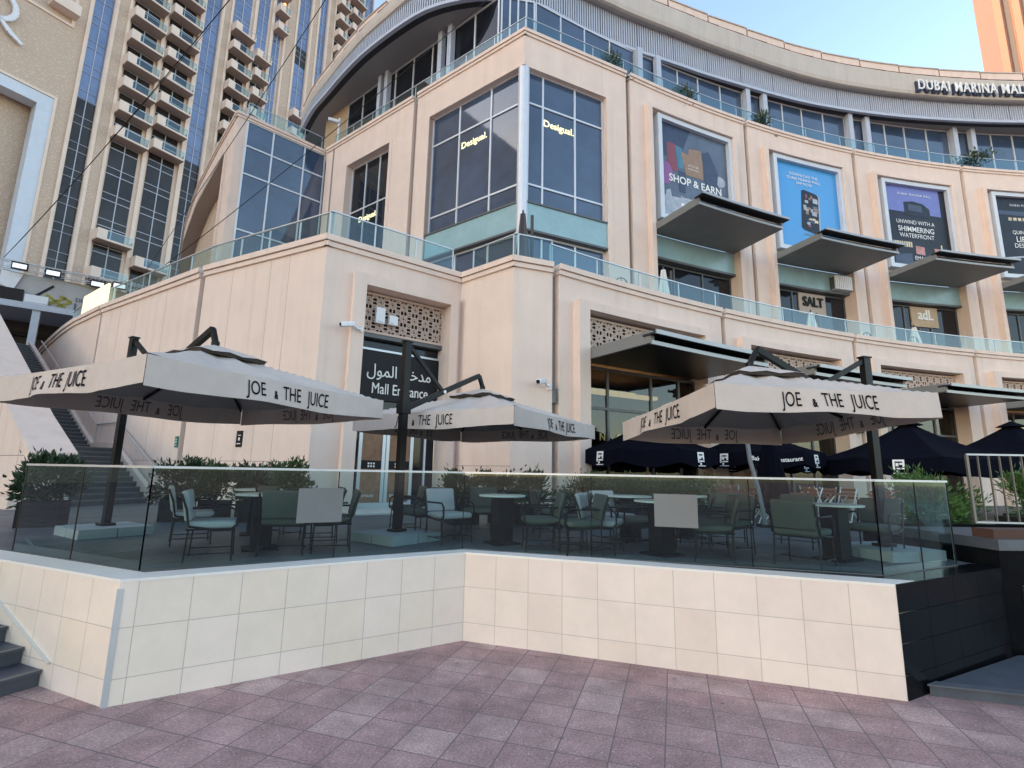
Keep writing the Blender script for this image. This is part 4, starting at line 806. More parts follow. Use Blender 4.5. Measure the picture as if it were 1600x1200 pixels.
# ------------------------------------------------------------------ terrace umbrellas
def umbrella(lab, ctr, yaw, size, zv, pole, tilt=0., arm_z=(3.25, 4.05), poletop=4.43):
    """cantilever parasol: ctr = canopy centre, zv = lower edge of the valance, pole = foot"""
    u = thing('cantilever_umbrella', lab, 'umbrella', (pole[0], pole[1], D), 'cream cantilever umbrellas on the terrace')
    hv, rise = .295, .60; h = size / 2; ze = zv + hv
    X = Vector((math.cos(yaw), math.sin(yaw), 0)); Y = Vector((-math.sin(yaw), math.cos(yaw), 0)); Z = Vector((0, 0, 1))
    ct = Vector((ctr[0], ctr[1], ze)); tl = Matrix.Rotation(tilt, 3, X); piv = ct - Y * h
    def W(x, y, z): return tuple(piv + tl @ (X * x + Y * (y + h) + Z * z))
    rnd = random.Random(len(lab))
    def canopy_z(x, y):
        r = max(abs(x), abs(y)) / h; t = (min(abs(x), abs(y)) / max(1e-6, max(abs(x), abs(y))))
        return rise * (1 - r) - .075 * math.sin(math.pi * r * .9) * (1 - abs(2 * t - 1)) + .02 * r * (t ** 4) + .010 * r * math.sin(7 * x + 4 * y + 2 * math.sin(5 * y - 3 * x)) + .006 * r * math.sin(17 * t + 9 * r)
    n = 44; q = MB()
    for i in range(n + 1):
        for k in range(n + 1):
            x = -h + size * i / n; y = -h + size * k / n; q.v.append(W(x, y, canopy_z(x, y)))
    for i in range(n):
        for k in range(n): q.f.append((i * (n + 1) + k, (i + 1) * (n + 1) + k, (i + 1) * (n + 1) + k + 1, i * (n + 1) + k + 1))
    can = q.build('canopy', 'cloth', u, smooth=True)
    q = MB()
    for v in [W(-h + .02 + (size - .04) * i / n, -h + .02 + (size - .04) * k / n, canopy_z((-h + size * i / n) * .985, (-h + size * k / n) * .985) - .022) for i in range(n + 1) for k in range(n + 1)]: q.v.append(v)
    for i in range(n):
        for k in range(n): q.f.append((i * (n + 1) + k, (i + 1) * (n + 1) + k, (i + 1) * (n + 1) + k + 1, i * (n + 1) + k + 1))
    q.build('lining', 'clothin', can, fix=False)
    # vent cap with a scalloped rim
    q = MB(); mcap = 32; hc = .50
    for j in range(4):
        for i in range(mcap):
            a = 2 * math.pi * i / mcap; s = 1 / max(abs(math.cos(a)), abs(math.sin(a))); rr = hc * s * (j / 3); x, y = rr * math.cos(a), rr * math.sin(a)
            q.v.append(W(x, y, rise * (1 - max(abs(x), abs(y)) / h) + .075 - (.014 * (1 + math.sin(a * 8)) if j == 3 else 0)))
    for j in range(3):
        for i in range(mcap): q.f.append((j * mcap + i, j * mcap + (i + 1) % mcap, (j + 1) * mcap + (i + 1) % mcap, (j + 1) * mcap + i))
    vc = q.build('vent_cap', 'cloth', u)
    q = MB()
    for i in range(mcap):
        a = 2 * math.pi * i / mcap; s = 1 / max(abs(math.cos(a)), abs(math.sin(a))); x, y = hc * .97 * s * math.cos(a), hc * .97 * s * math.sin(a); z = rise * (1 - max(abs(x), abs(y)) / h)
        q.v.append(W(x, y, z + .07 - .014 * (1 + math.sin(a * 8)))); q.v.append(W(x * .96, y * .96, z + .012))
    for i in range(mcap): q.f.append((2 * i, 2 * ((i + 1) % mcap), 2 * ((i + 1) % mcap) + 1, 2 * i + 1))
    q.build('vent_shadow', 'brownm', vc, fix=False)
    # valances
    for side in range(4):
        ph = rnd.random() * 6
        def S(x, z, d=0., side=side, ph=ph):        # x along the side, z down from the eave
            f = -z / hv; o = h + .004 + d + f * (1 - (abs(x) / h) ** 3) * (.024 * math.sin(x * 4.1 + ph) + .014 * math.sin(x * 9.7 + ph * 2) + .03 + .007 * math.sin(abs(x) * 26 + ph) * (abs(x) / h) ** 2)
            xx, yy = x, -o
            for _ in range(side): xx, yy = -yy, xx
            zz = z + .015 * f * math.sin(x * 3 + ph) + .02 * (abs(x) / h) ** 4
            return W(xx, yy, zz)
        q = MB(); nx, nz = 48, 5
        for i in range(nx + 1):
            for k in range(nz + 1): q.v.append(S(-h + size * i / nx, -hv * k / nz))
        for i in range(nx):
            for k in range(nz): q.f.append((i * (nz + 1) + k, (i + 1) * (nz + 1) + k, (i + 1) * (nz + 1) + k + 1, i * (nz + 1) + k + 1))
        va = q.build('valance', 'cloth', u, smooth=True)
        for dd, mm, nm in ((.007, 'ink', 'lettering'), (-.007, 'inkin', 'show_through')):
            for txt, x0, sz in (('JOE', -.42, .245), ('&', -.16, .14), ('THE', .08, .245), ('JUICE', .50, .245)):
                vs, fs = text_mesh(txt, sz, 0, sx=.60, bold=.0008 if txt != '&' else .005); q = MB(); q.v = [S(x + x0 - .09, y - .15 - (.04 if txt == '&' else 0), dd) for x, y, _ in vs]; q.f = fs; q.build(nm, mm, va, fix=False)
    # ribs
    hub = W(0, 0, rise - .20); q = MB(); q.tube([W(0, 0, rise - .26), W(0, 0, rise + .12)], .055, 10); q.build('hub', 'black', u)
    for x, y in ((h, h), (-h, h), (h, -h), (-h, -h), (h, 0), (-h, 0), (0, h), (0, -h)):
        q = MB(); z1_ = canopy_z(x * .97, y * .97) - .06; q.bar(W(x * .05, y * .05, rise - .1), W(x * .97, y * .97, z1_), .028, .036); q.build('rib', 'black', u)
        q = MB(); q.bar(W(x * .04, y * .04, rise - .24), W(x * .5, y * .5, rise * .5 - .05), .02, .024); q.build('strut', 'black', u)
    # post, arm, base
    px, py = pole; dirv = (Vector((ctr[0], ctr[1])) - Vector(pole)); L = dirv.length; dv = dirv.normalized(); Rz = math.atan2(dv.y, dv.x)
    q = MB(); q.box((px, py, (D + .16 + poletop) / 2), (.13, .095, poletop - D - .16), Rz); q.build('pole', 'black', u)
    q = MB(); q.box((px, py, poletop + .012), (.17, .12, .024), Rz); q.build('pole_cap', 'black', u)
    q = MB(); q.box((px, py, arm_z[0]), (.19, .15, .22), Rz); sl_ = q.build('slider', 'black', u); q = MB(); q.tube([(px - dv.y * .08, py + dv.x * .08, arm_z[0] + .02), (px - dv.y * .17, py + dv.x * .17, arm_z[0] + .02)], .03); q.build('crank', 'black', sl_)
    apex = Vector(W(0, 0, rise + .1)); elbow = Vector((ctr[0] - dv.x * .12, ctr[1] - dv.y * .12, apex.z + .22)); st_ = Vector((px, py, arm_z[0])) + Vector((dv.x, dv.y, 0)) * .08
    q = MB(); q.bar(st_, elbow, .07, .09); q.build('arm', 'black', u); q = MB(); q.bar(elbow, apex, .06, .07); q.build('drop_arm', 'black', u)
    mid = st_.lerp(elbow, .45); q = MB(); q.bar((px + dv.x * .05, py + dv.y * .05, poletop - .05), mid, .055, .065); q.build('stay', 'black', u)
    q = MB(); q.tube([tuple(mid - Vector((-dv.y, dv.x, 0)) * .06), tuple(mid + Vector((-dv.y, dv.x, 0)) * .06)], .035); q.build('pivot_bolt', 'steel', u)
    q = MB(); q.box((px, py, D + .17), (.24, .2, .04), Rz); q.build('foot_plate', 'black', u)
    for sx_, sy_ in ((-1, -1), (1, -1), (1, 1), (-1, 1)):
        q = MB(); ox = (sx_ * dv.x - sy_ * dv.y) * .255; oy = (sx_ * dv.y + sy_ * dv.x) * .255; q.box((px + ox, py + oy, D + .075), (.49, .49, .14), Rz); q.build('ballast_slab', 'slab', u)
    return u
umbrella('left cream umbrella with lettered valance hanging over the corner of the tiled wall', (-4.25, 6.98), R(63), 3.36, 3.0, (-6.6, 8.5))
umbrella('middle cream umbrella with its post standing before the mall entrance', (-.6, 10.12), R(60), 3.5, 2.96, (-1.82, 8.42), arm_z=(3.3, 4.0))
umbrella('right cream umbrella with its post standing near the black granite corner', (3.47, 7.12), R(8), 2.86, 2.97, (5.56, 7.72), tilt=R(-3.5), poletop=4.13, arm_z=(3.2, 4.0))
# ------------------------------------------------------------------ chairs and tables
def chair_proto(col):
    c = thing('terrace_chair', '', 'chair', (0, 0, 0), 'upholstered armchairs on the terrace')
    q = MB(); q.rbox((.02, 0, .43), (.52, .54, .09), .035); q.build('seat', col, c, local=True, smooth=True)
    q = MB(); q.rbox((-.27, 0, .655), (.075, .52, .37), .03, Matrix.Rotation(R(-11), 3, 'Y')); q.build('backrest', col, c, local=True, smooth=True)
    for sx_, sy_ in ((-.22, -.27), (-.22, .27), (.24, -.27), (.24, .27)):
        q = MB(); q.tube([(sx_ * 1.08, sy_ * 1.03, 0), (sx_, sy_, .38)], .0105, 6); q.build('leg', 'black', c, local=True)
    for s in (-1, 1):
        q = MB(); y = s * .285
        q.tube([(-.33, y, .80), (-.26, y, .62), (-.22, y, .42), (.05, y, .37), (.22, y, .37), (.285, y, .43), (.285, y, .57), (.22, y, .63), (-.2, y, .63)], .015, 6); q.build('arm_loop', 'black', c, local=True)
    q = MB(); q.tube([(-.24, -.27, .38), (.24, -.27, .38), (.24, .27, .38), (-.24, .27, .38), (-.24, -.27, .38)], .011, 6); q.build('seat_frame', 'black', c, local=True)
    q = MB(); q.tube([(-.24, -.28, .10), (.25, -.28, .10)], .008, 5); q.tube([(-.24, .28, .10), (.25, .28, .10)], .008, 5); q.tube([(0, -.28, .10), (0, .28, .10)], .008, 5); q.build('stretcher', 'black', c, local=True)
    return c
cg, cbp = chair_proto('green'), chair_proto('blue'); used = {'g': 0, 'b': 0}
def chair(x, y, ang, kind, lab):
    p = cg if kind == 'g' else cbp
    if used[kind]: o = copy_tree(p)
    else: o = p; used[kind] = 1
    o.location = (x, y, D + .001); o.rotation_euler.z = R(ang); o['label'] = lab; return o
chair(-3.72, 6.5, 26, 'b', 'armchair with painted pale reflection close to the glass corner below the left umbrella, facing right')
chair(-4.75, 7.75, 34, 'b', 'armchair with painted pale reflection behind the other, before the leafy planters')
chair(-2.98, 8.15, 206, 'g', 'dark green armchair at the far side of the table left of the door')
chair(-2.5, 7.35, 200, 'g', 'dark green armchair facing left between the table and umbrella ballast slabs')
chair(-.98, 8.35, -50, 'b', 'armchair with painted pale reflection right of the middle umbrella post, turned to the glass')
chair(.48, 7.75, 184, 'g', 'green armchair with its back against another, right of the middle table')
chair(.95, 8.15, 178, 'g', 'green armchair standing just behind its twin near the middle of the terrace')
chair(.72, 9.4, 10, 'g', 'small distant green armchair before the hedge in the middle')
chair(1.35, 7.62, -24, 'b', 'white backed armchair with painted pale reflection at the middle right of the terrace')
chair(2.98, 8.35, 155, 'g', 'green armchair beyond the right notice board, seen edge on')
chair(2.82, 7.12, 158, 'g', 'green armchair left of the big one, its back to the right')
chair(3.85, 6.82, 40, 'g', 'large green armchair seen from behind next to the right glass corner')
chair(5.35, 7.6, 216, 'g', 'green armchair in the right end of the terrace beyond the round table')
chair(-3.75, 8.55, 60, 'g', 'dark green armchair behind the left table, its back to the planters')
chair(-1.95, 9.75, 200, 'g', 'dark green armchair beyond the ballast slabs, before the mall doors')
chair(-.55, 9.45, -100, 'g', 'green armchair behind the middle table, facing the glass')
chair(1.75, 8.75, -60, 'b', 'armchair with painted pale reflection behind the white backed one, partly hidden')
chair(3.75, 8.9, 250, 'g', 'green armchair in the second row behind the big one seen from behind')
chair(4.75, 8.6, 230, 'g', 'green armchair behind the round table at the right end')
chair(1.02, 7.4, 186, 'g', 'green armchair closest to the glass in the middle, left of the white backed one')
chair(2.0, 8.15, 168, 'g', 'green armchair between the white backed chair and the right notice board')
chair(3.3, 7.85, 200, 'g', 'green armchair just left of the big one seen from behind, second row')
chair(-1.5, 8.9, 215, 'g', 'dark green armchair right behind the middle umbrella ballast slabs')
chair(-3.0, 7.0, 100, 'g', 'dark green armchair behind the left notice board, facing the planters')
def table_proto():
    t = thing('round_table', '', 'table', (0, 0, 0), 'round pedestal tables on the terrace')
    q = MB(); q.tube([(0, 0, .735), (0, 0, .76)], .38, 32); q.build('tabletop', 'marble', t, local=True)
    q = MB(); q.box((0, 0, .36), (.26, .26, .71), .5); q.build('pedestal', 'tbase', t, local=True); q = MB(); q.box((0, 0, .012), (.46, .46, .024), .5); q.build('foot', 'tbase', t, local=True); return t
tb = table_proto()
for i, (x, y, lab) in enumerate(((-3.5, 7.35, 'round pale table behind the left notice board'), (-.12, 8.35, 'round pale table between the middle umbrella post and the green chairs'), (2.2, 7.5, 'round pale table behind the right notice board'), (2.1, 9.0, 'round pale table farthest from the glass, before the hedge'), (4.62, 7.35, 'round pale table beside the large green armchair at the right'), (3.3, 9.6, 'round pale table in the second row before the black parasols'), (-4.35, 8.9, 'round pale table before the row of leafy planters'))):
    o = tb if i == 0 else copy_tree(tb); o.location = (x, y, D + .001); o['label'] = lab
# ------------------------------------------------------------------ planting
def leaves(n, rx, ry, rz, cz, ln, wd, rnd, up=.5, clump=13):
    q = MB(); cl = [(Vector((rnd.gauss(0, .42) * rx, rnd.gauss(0, .42) * ry, cz + rnd.uniform(-.85, .75) * rz))) for _ in range(clump)]
    for i in range(n):
        c = rnd.choice(cl); p = c + Vector((rnd.gauss(0, .24) * rx, rnd.gauss(0, .24) * ry, rnd.gauss(0, .22) * rz))
        o = Vector((p.x, p.y, (p.z - cz))); d = (o.normalized() * .7 + Vector((rnd.uniform(-.6, .6), rnd.uniform(-.6, .6), up + rnd.uniform(-.4, .5)))).normalized()
        s = d.cross(Vector((rnd.uniform(-1, 1), rnd.uniform(-1, 1), rnd.uniform(-1, 1)))).normalized(); l = ln * rnd.uniform(.65, 1.25); w_ = wd * rnd.uniform(.7, 1.2); nn = s.cross(d)
        k = len(q.v); q.v += [tuple(p), tuple(p + d * l * .45 + s * w_ + nn * w_ * .4), tuple(p + d * l), tuple(p + d * l * .45 - s * w_ + nn * w_ * .4)]; q.f += [(k, k + 1, k + 2), (k, k + 2, k + 3)]
    return q, cl
def shrub(lab, x, y, z0, rx, rz, n=1500, m='leaf', ln=.13, wd=.022, seed=1, group=None, pot=None, ry=None, name='shrub', up=.5):
    rnd = random.Random(seed); s = thing(name, lab, 'plant', (x, y, z0), group)
    q, cl = leaves(n, rx, ry or rx, rz, rz * 1.0 + (pot[1] if pot else 0), ln, wd, rnd, up); q.build('foliage', m, s, local=True, fix=False)
    q = MB()
    for c in cl: q.tube([(c.x * .15, c.y * .15, (pot[1] if pot else 0) - .05), tuple(c * .6 + Vector((0, 0, c.z * .1))), tuple(c)], [.016, .011, .005], 5)
    q.build('stems', 'bark', s, local=True)
    if pot: q = MB(); q.box((0, 0, pot[1] / 2), (pot[0], pot[0], pot[1]), .45); q.build('planter', 'pot', s, local=True)
    return s
GP = 'leafy shrubs in dark planters'
shrub('tall leafy shrub in a dark planter at the far left of the glass', -8.55, 9.5, D, .38, .40, 2600, 'leaf2', .13, .026, 3, GP, (.6, .45))
for i, (x, y, rz, sd_, lab) in enumerate(((-7.0, 10.9, .40, 5, 'leafy shrub right of the left umbrella post, first of the row'), (-6.25, 10.95, .36, 6, 'second leafy shrub of the row along the pink wall'), (-5.5, 11.0, .35, 7, 'third leafy shrub of the row along the pink wall'), (-4.75, 11.0, .40, 8, 'last leafy shrub of the row, nearest the mall doors'))):
    shrub(lab, x, y, D, .42, rz, 2600, 'leaf' if i % 2 else 'leaf2', .115, .023, sd_, GP, (.6, .42))
shrub('leafy shrub just right of the mall doors', -1.05, 11.3, D, .40, .34, 2000, 'leaf', .115, .023, 11, GP, (.6, .42)); shrub('dense leafy shrub left of the pale joint in the podium wall', -.1, 11.6, D, .42, .34, 2000, 'leaf2', .115, .023, 12, GP, (.6, .42)); shrub('narrow grey leafed shrub beside the podium wall joint', .45, 11.4, D, .38, .33, 1300, 'leaf', .15, .018, 13, GP, (.6, .42))
for i, (x, lab) in enumerate(((1.6, 'clipped hedge below the black parasol, left length'), (2.75, 'clipped hedge below the black parasol, middle length'), (3.9, 'clipped hedge below the black parasol, right length'))): shrub(lab, x, 11.6, D, .68, .36, 3600, 'leaf', .075, .016, 20 + i, 'hedges beyond the terrace tables', (1.15, .35), ry=.4, name='hedge')
shrub('bright green bush behind the right end of the terrace glass', 8.1, 9.9, D, .58, .46, 3000, 'leaf3', .13, .016, 31, None, (.9, .3), ry=.5, name='bush'); shrub('bright green bush behind the steel railing above the trough', 9.45, 9.3, D + .2, .45, .36, 1500, 'leaf3', .12, .014, 33, None, (.8, .3), ry=.4, name='bush'); shrub('second bright bush between the glass end and the steel railing', 9.0, 10.7, D, .5, .45, 1500, 'leaf3', .13, .015, 34, None, (.8, .3), name='bush')
for i, (s, lab) in enumerate(((BAY * .93, 'round bush behind the rooftop railing above the glazed corner'), (BAY * 1.52, 'small bush behind the rooftop railing above the first poster'), (BAY * 2.2, 'low bush behind the rooftop railing between the first two posters'), (BAY * 4.28, 'large bush behind the rooftop railing at the right'))):
    c = UPP.p(s, -.75, 0); shrub(lab, c[0], c[1], 22.6, .75 if i != 3 else 1.1, .95 if i != 3 else 1.15, 900, 'leaf2', .28, .05, 40 + i, 'bushes on the roof terrace', None, name='bush')
# ------------------------------------------------------------------ black parasols and wooden tables beyond the terrace
def mark_mb(S, s0, s1):
    """small white square mark with dark cut-outs, seen on every panel"""
    q = MB()
    def bx(a, b, c, d_): q.quadbox([S(x, z, dd) for dd in (.004, .014) for x, z in ((a, c), (b, c), (b, d_), (a, d_))])
    w_ = s1 - s0
    bx(s0, s0 + w_ * .18, -.02, -.30); bx(s0 + w_ * .82, s1, -.02, -.22); bx(s0, s1, -.02, -.07); bx(s0 + w_ * .25, s0 + w_ * .5, -.11, -.20); bx(s0 + w_ * .58, s0 + w_ * .8, -.11, -.16); bx(s0 + w_ * .3, s1, -.24, -.28); bx(s0 + w_ * .3, s0 + w_ * .5, -.30, -.36); bx(s0, s0 + w_ * 1.1, -.38, -.40)
    return q
def parasol(lab, x, y, rad, zv, rise, rot, mat_='bcloth', hv=.42, group='black parasols beyond the terrace', n=8, txt=None):
    p = thing('market_parasol', lab, 'parasol', (x, y, D), group); q = MB(); ze = zv + hv
    pts = [(rad * math.cos(R(rot) + 2 * math.pi * i / n), rad * math.sin(R(rot) + 2 * math.pi * i / n)) for i in range(n)]
    m_ = 6
    for i in range(n):
        (ax, ay), (bx_, by) = pts[i], pts[(i + 1) % n]; k = len(q.v)
        for j in range(m_ + 1):
            r = j / m_
            for t in range(5):
                f = t / 4; xx, yy = (ax + (bx_ - ax) * f) * r, (ay + (by - ay) * f) * r; sag = .10 * math.sin(math.pi * f) * r; q.v.append((x + xx, y + yy, ze + rise * (1 - r) - sag * .6 - .12 * rise * math.sin(math.pi * r)))
        for j in range(m_):
            for t in range(4): q.f.append((k + j * 5 + t, k + (j + 1) * 5 + t, k + (j + 1) * 5 + t + 1, k + j * 5 + t + 1))
    q.build('canopy', mat_, p, fix=False)
    q = MB(); q.tube([(x, y, ze + rise - .12), (x, y, ze + rise + .06)], [rad * .16, .03], 8); q.build('vent_cap', mat_, p)
    for i in range(n):
        a, b = Vector(pts[i]), Vector(pts[(i + 1) % n]); t = (b - a).normalized(); ln = (b - a).length; o = Vector((t.y, -t.x))
        def S(s, z, d_, a=a, t=t, o=o, ln=ln): c = a + t * s + o * (d_ + .04 * math.sin(math.pi * s / ln) * (-z / hv)); return (x + c.x, y + c.y, ze + z - .06 * math.sin(math.pi * min(1, max(0, s / ln))))
        q = MB(); k = 0
        for j in range(9):
            s = ln * j / 8
            for z in (0, -hv * .5, -hv * (1 - .10 * math.cos(2 * math.pi * j / 8))): q.v.append(S(s, z, 0))
        for j in range(8):
            for z in range(2): q.f.append((j * 3 + z, j * 3 + 3 + z, j * 3 + 4 + z, j * 3 + 1 + z))
        va = q.build('valance', mat_, p, fix=False)
        if o.y < .25:
            if txt and i % 2: 
                vs, fs = text_mesh(txt, .17, 0, bold=.002); q = MB(); q.v = [S(ln / 2 + xx, yy - hv * .5, .02) for xx, yy, _ in vs]; q.f = fs; q.build('lettering', 'signw', va, fix=False)
            elif not i % 2: mark_mb(S, ln / 2 - .13, ln / 2 + .13).build('panel_mark', 'signw', va, fix=False)
        q = MB(); q.bar((x, y, ze + rise * .5), (x + pts[i][0] * .97, y + pts[i][1] * .97, ze - .03), .03); q.build('rib', 'black', p)
    q = MB(); q.tube([(x, y, D), (x, y, ze + rise)], .04, 10); q.build('pole', 'brass', p); q = MB(); q.box((x, y, D + .06), (.7, .7, .12)); q.build('base', 'pot', p)
    return p
parasol('black octagonal parasol standing below the first lower awning', 4.15, 15.4, 2.05, 2.55, .95, 10); parasol('black parasol half hidden behind the right cream umbrella', 8.0, 16.6, 2.0, 2.6, .9, 15, txt='Bakery & Restaurant')
parasol('large black parasol right of the right cream umbrella post', 12.2, 15.4, 2.5, 2.45, 1.15, 22); parasol('black parasol cut by the right edge behind the steel railing', 16.2, 16.2, 2.5, 2.5, 1.2, 12)
parasol('far black parasol with lettered edge in front of the shop windows', 9.6, 19.3, 1.8, 2.5, .85, 5, txt='Bakery & Restaurant')
cl_ = thing('closed_parasol', 'tall folded dark parasol hanging behind the right cream umbrella', 'parasol', (6.45, 12.6, D)); q = MB(); P = []
for j in range(9):
    z = 1.5 + 1.65 * j / 8; r = .36 - .24 * (j / 8) ** 1.4
    for i in range(24): a = 2 * math.pi * i / 24; rr = r * (1 + .18 * math.sin(a * 8)); q.v.append((6.45 + rr * math.cos(a), 12.6 + rr * math.sin(a), z))
for j in range(8):
    for i in range(24): q.f.append((j * 24 + i, j * 24 + (i + 1) % 24, j * 24 + 24 + (i + 1) % 24, j * 24 + 24 + i))
q.build('folded_cloth', 'bcloth', cl_, fix=False); q = MB(); q.tube([(6.45, 12.6, D), (6.45, 12.6, 3.3)], .04); q.build('pole', 'black', cl_)
gp = thing('canopy_post', 'bent grey steel post rising beside the folded dark parasol', 'post', (5.6, 11.8, D)); q = MB(); q.tube([(5.85, 11.8, D), (5.72, 11.8, 2.0), (5.58, 11.8, 2.6), (5.52, 11.8, 3.3), (5.55, 11.8, 3.9)], .048, 10); q.build('shaft', 'postgrey', gp); q = MB(); q.box((5.85, 11.8, D + .03), (.3, .3, .06)); q.build('base', 'pot', gp)
def bistro_table():
    t = thing('wooden_table', '', 'table', (0, 0, 0), 'slatted wooden tables by the shops'); q = MB()
    for i in range(6): q.box((-.35 + .14 * i, 0, .73), (.125, .8, .03))
    q.build('slatted_top', 'wood', t, local=True)
    for s in (-1, 1):
        q = MB(); q.bar((s * .3, -.3, 0), (s * .3, .3, .71), .03); q.bar((s * .3, .3, 0), (s * .3, -.3, .71), .03); q.build('cross_leg', 'white', t, local=True)
    return t
def bistro_chair():
    t = thing('folding_chair', '', 'chair', (0, 0, 0), 'slatted folding chairs by the shops'); q = MB()
    for i in range(5): q.box((-.17 + .085 * i, 0, .45), (.07, .4, .02))
    q.build('seat', 'wood', t, local=True); q = MB()
    for i in range(3): q.box((-.22, 0, .62 + .1 * i), (.02, .42, .07))
    q.build('backrest', 'wood', t, local=True)
    for s in (-1, 1): q = MB(); q.bar((-.24, s * .2, .88), (.2, s * .2, 0), .022); q.bar((-.2, s * .2, 0), (.2, s * .2, .44), .022); q.build('frame', 'white', t, local=True)
    return t
bt, bc = bistro_table(), bistro_chair()
wt = [(5.6, 12.9), (7.0, 13.0), (8.3, 13.3), (9.6, 13.0), (6.2, 14.6), (9.0, 15.0)]
nm = ['left of the folded dark parasol', 'right of the folded dark parasol', 'behind the large green armchair', 'nearest the right umbrella post', 'farther back, left', 'farther back, right']
for i, (x, y) in enumerate(wt):
    o = bt if i == 0 else copy_tree(bt); o.location = (x, y, D + .001); o.rotation_euler.z = R(15 * i); o['label'] = 'slatted brown wooden table with white crossed legs, ' + nm[i]
    for k, (ox, a) in enumerate(((-.72, 0), (.72, 180))):
        c = bc if (i == 0 and k == 0) else copy_tree(bc); aa = R(15 * i); c.location = (x + ox * math.cos(aa), y + ox * math.sin(aa), D + .001); c.rotation_euler.z = aa + R(a); c['label'] = 'brown folding chair at the %s of the wooden table %s' % ('left' if k == 0 else 'right', nm[i])
# steel railing at the right
rl = thing('steel_railing', 'brown steel bar railing on the granite ledge at the right edge', 'railing', (8.1, 8.9, 1.5)); ra, rb = Vector((7.98, 8.85)), Vector((12.5, 8.6))
q = MB(); q.bar((*ra, 2.71), (*rb, 2.71), .035, .03); q.build('top_rail', 'steel', rl); q = MB(); q.bar((*ra, 1.56), (*rb, 1.56), .03, .03); q.build('bottom_rail', 'steel', rl)
for i in range(26):
    c = ra.lerp(rb, i / 25); q = MB(); q.bar((*c, 1.56), (*c, 2.7), .03 if i else .04, .012 if i else .04); q.build('bar', 'brass', rl)
fb = MB(); fb.f_box(Flat((6.6, 8.7), (12.5, 9.1)), 0, 6, -.9, 0, D, 1.53); tag(fb.build('granite_kerb', 'granite'), 'black granite kerb block carrying the steel bar railing', 'kerb')
# ------------------------------------------------------------------ posters, shop signs, fittings
def poster(k, lab, bgmat, fill):
    j = BAY * k; s0, s1 = j + 1.40, j + 5.52; z0, z1 = 15.35, 21.42; fw = .26 * dU
    t = thing('advertising_poster', lab, 'poster', UPP.p((s0 + s1) / 2, 0, z0), 'framed posters on the curved facade')
    for a, b, c, d_ in ((s0, s0 + fw, z0, z1), (s1 - fw, s1, z0, z1), (s0 + fw, s1 - fw, z1 - .26, z1), (s0 + fw, s1 - fw, z0, z0 + .26)):
        q = MB(); q.f_box(UPP, a, b, -.15, .22, c, d_); q.build('frame', 'panelw', t)
    FQ = Flat(UPP.p(s0 + fw, 0, 0)[:2], UPP.p(s1 - fw, 0, 0)[:2]); q = MB(); q.f_box(FQ, 0, FQ.len, -.1, -.02, z0 + .26, z1 - .26); q.build('print', bgmat, t)
    W_, H_ = FQ.len, z1 - z0 - .52; a0 = s0 + fw
    def S(u, v, d_=.0): return FQ.p(u * W_, -.018 + d_, z0 + .26 + v * H_)
    def shape(pts, m, dd=.0, name='printed_shape'):
        q = MB(); n = len(pts); q.v = [S(u, v, dd) for u, v in pts] + [S(u, v, dd + .004) for u, v in pts]; q.f = [tuple(range(n)), tuple(range(2 * n - 1, n - 1, -1))] + [(i, (i + 1) % n, n + (i + 1) % n, n + i) for i in range(n)]; q.build(name, m, t, fix=False)
    def txt(s, u, v, size, m='signw', **kw):
        vs, fs = text_mesh(s, size, 0, **kw); q = MB(); q.v = [S(u + x / W_, v + y / H_, .03) for x, y, _ in vs]; q.f = fs; q.build('lettering', m, t, fix=False)
    fill(shape, txt)
def circ(u, v, r, rv, n=20): return [(u + r * math.cos(2 * math.pi * i / n), v + rv * math.sin(2 * math.pi * i / n)) for i in range(n)]
M.update(pgrey=mat('print_slate', (.09, .12, .17), .35, var=.35, vscale=.9), pblue=mat('print_sky_blue', (.035, .27, .60), .3, var=.06, vscale=.4, ior=1.7), pdark=mat('print_night', (.009, .011, .022), .4, var=.5, vscale=1.2, spec=.3), pviolet=mat('print_violet', (.11, .12, .38), .3, var=.15, ior=1.7), pred=mat('print_red', (.22, .045, .06), .4), ptan=mat('print_tan', (.28, .17, .10), .4, var=.2), pmag=mat('print_magenta', (.26, .09, .26), .4), pnavy=mat('print_navy', (.03, .045, .09), .4, var=.3), plight=mat('print_pale', (.36, .39, .44), .4, var=.3), plit=mat('print_lights', (.62, .52, .34), .4, var=.6, vscale=3), ppink=mat('print_rose', (.45, .2, .17), .4, var=.4, vscale=3), pteal=mat('print_teal', (.06, .18, .26), .4, var=.2))
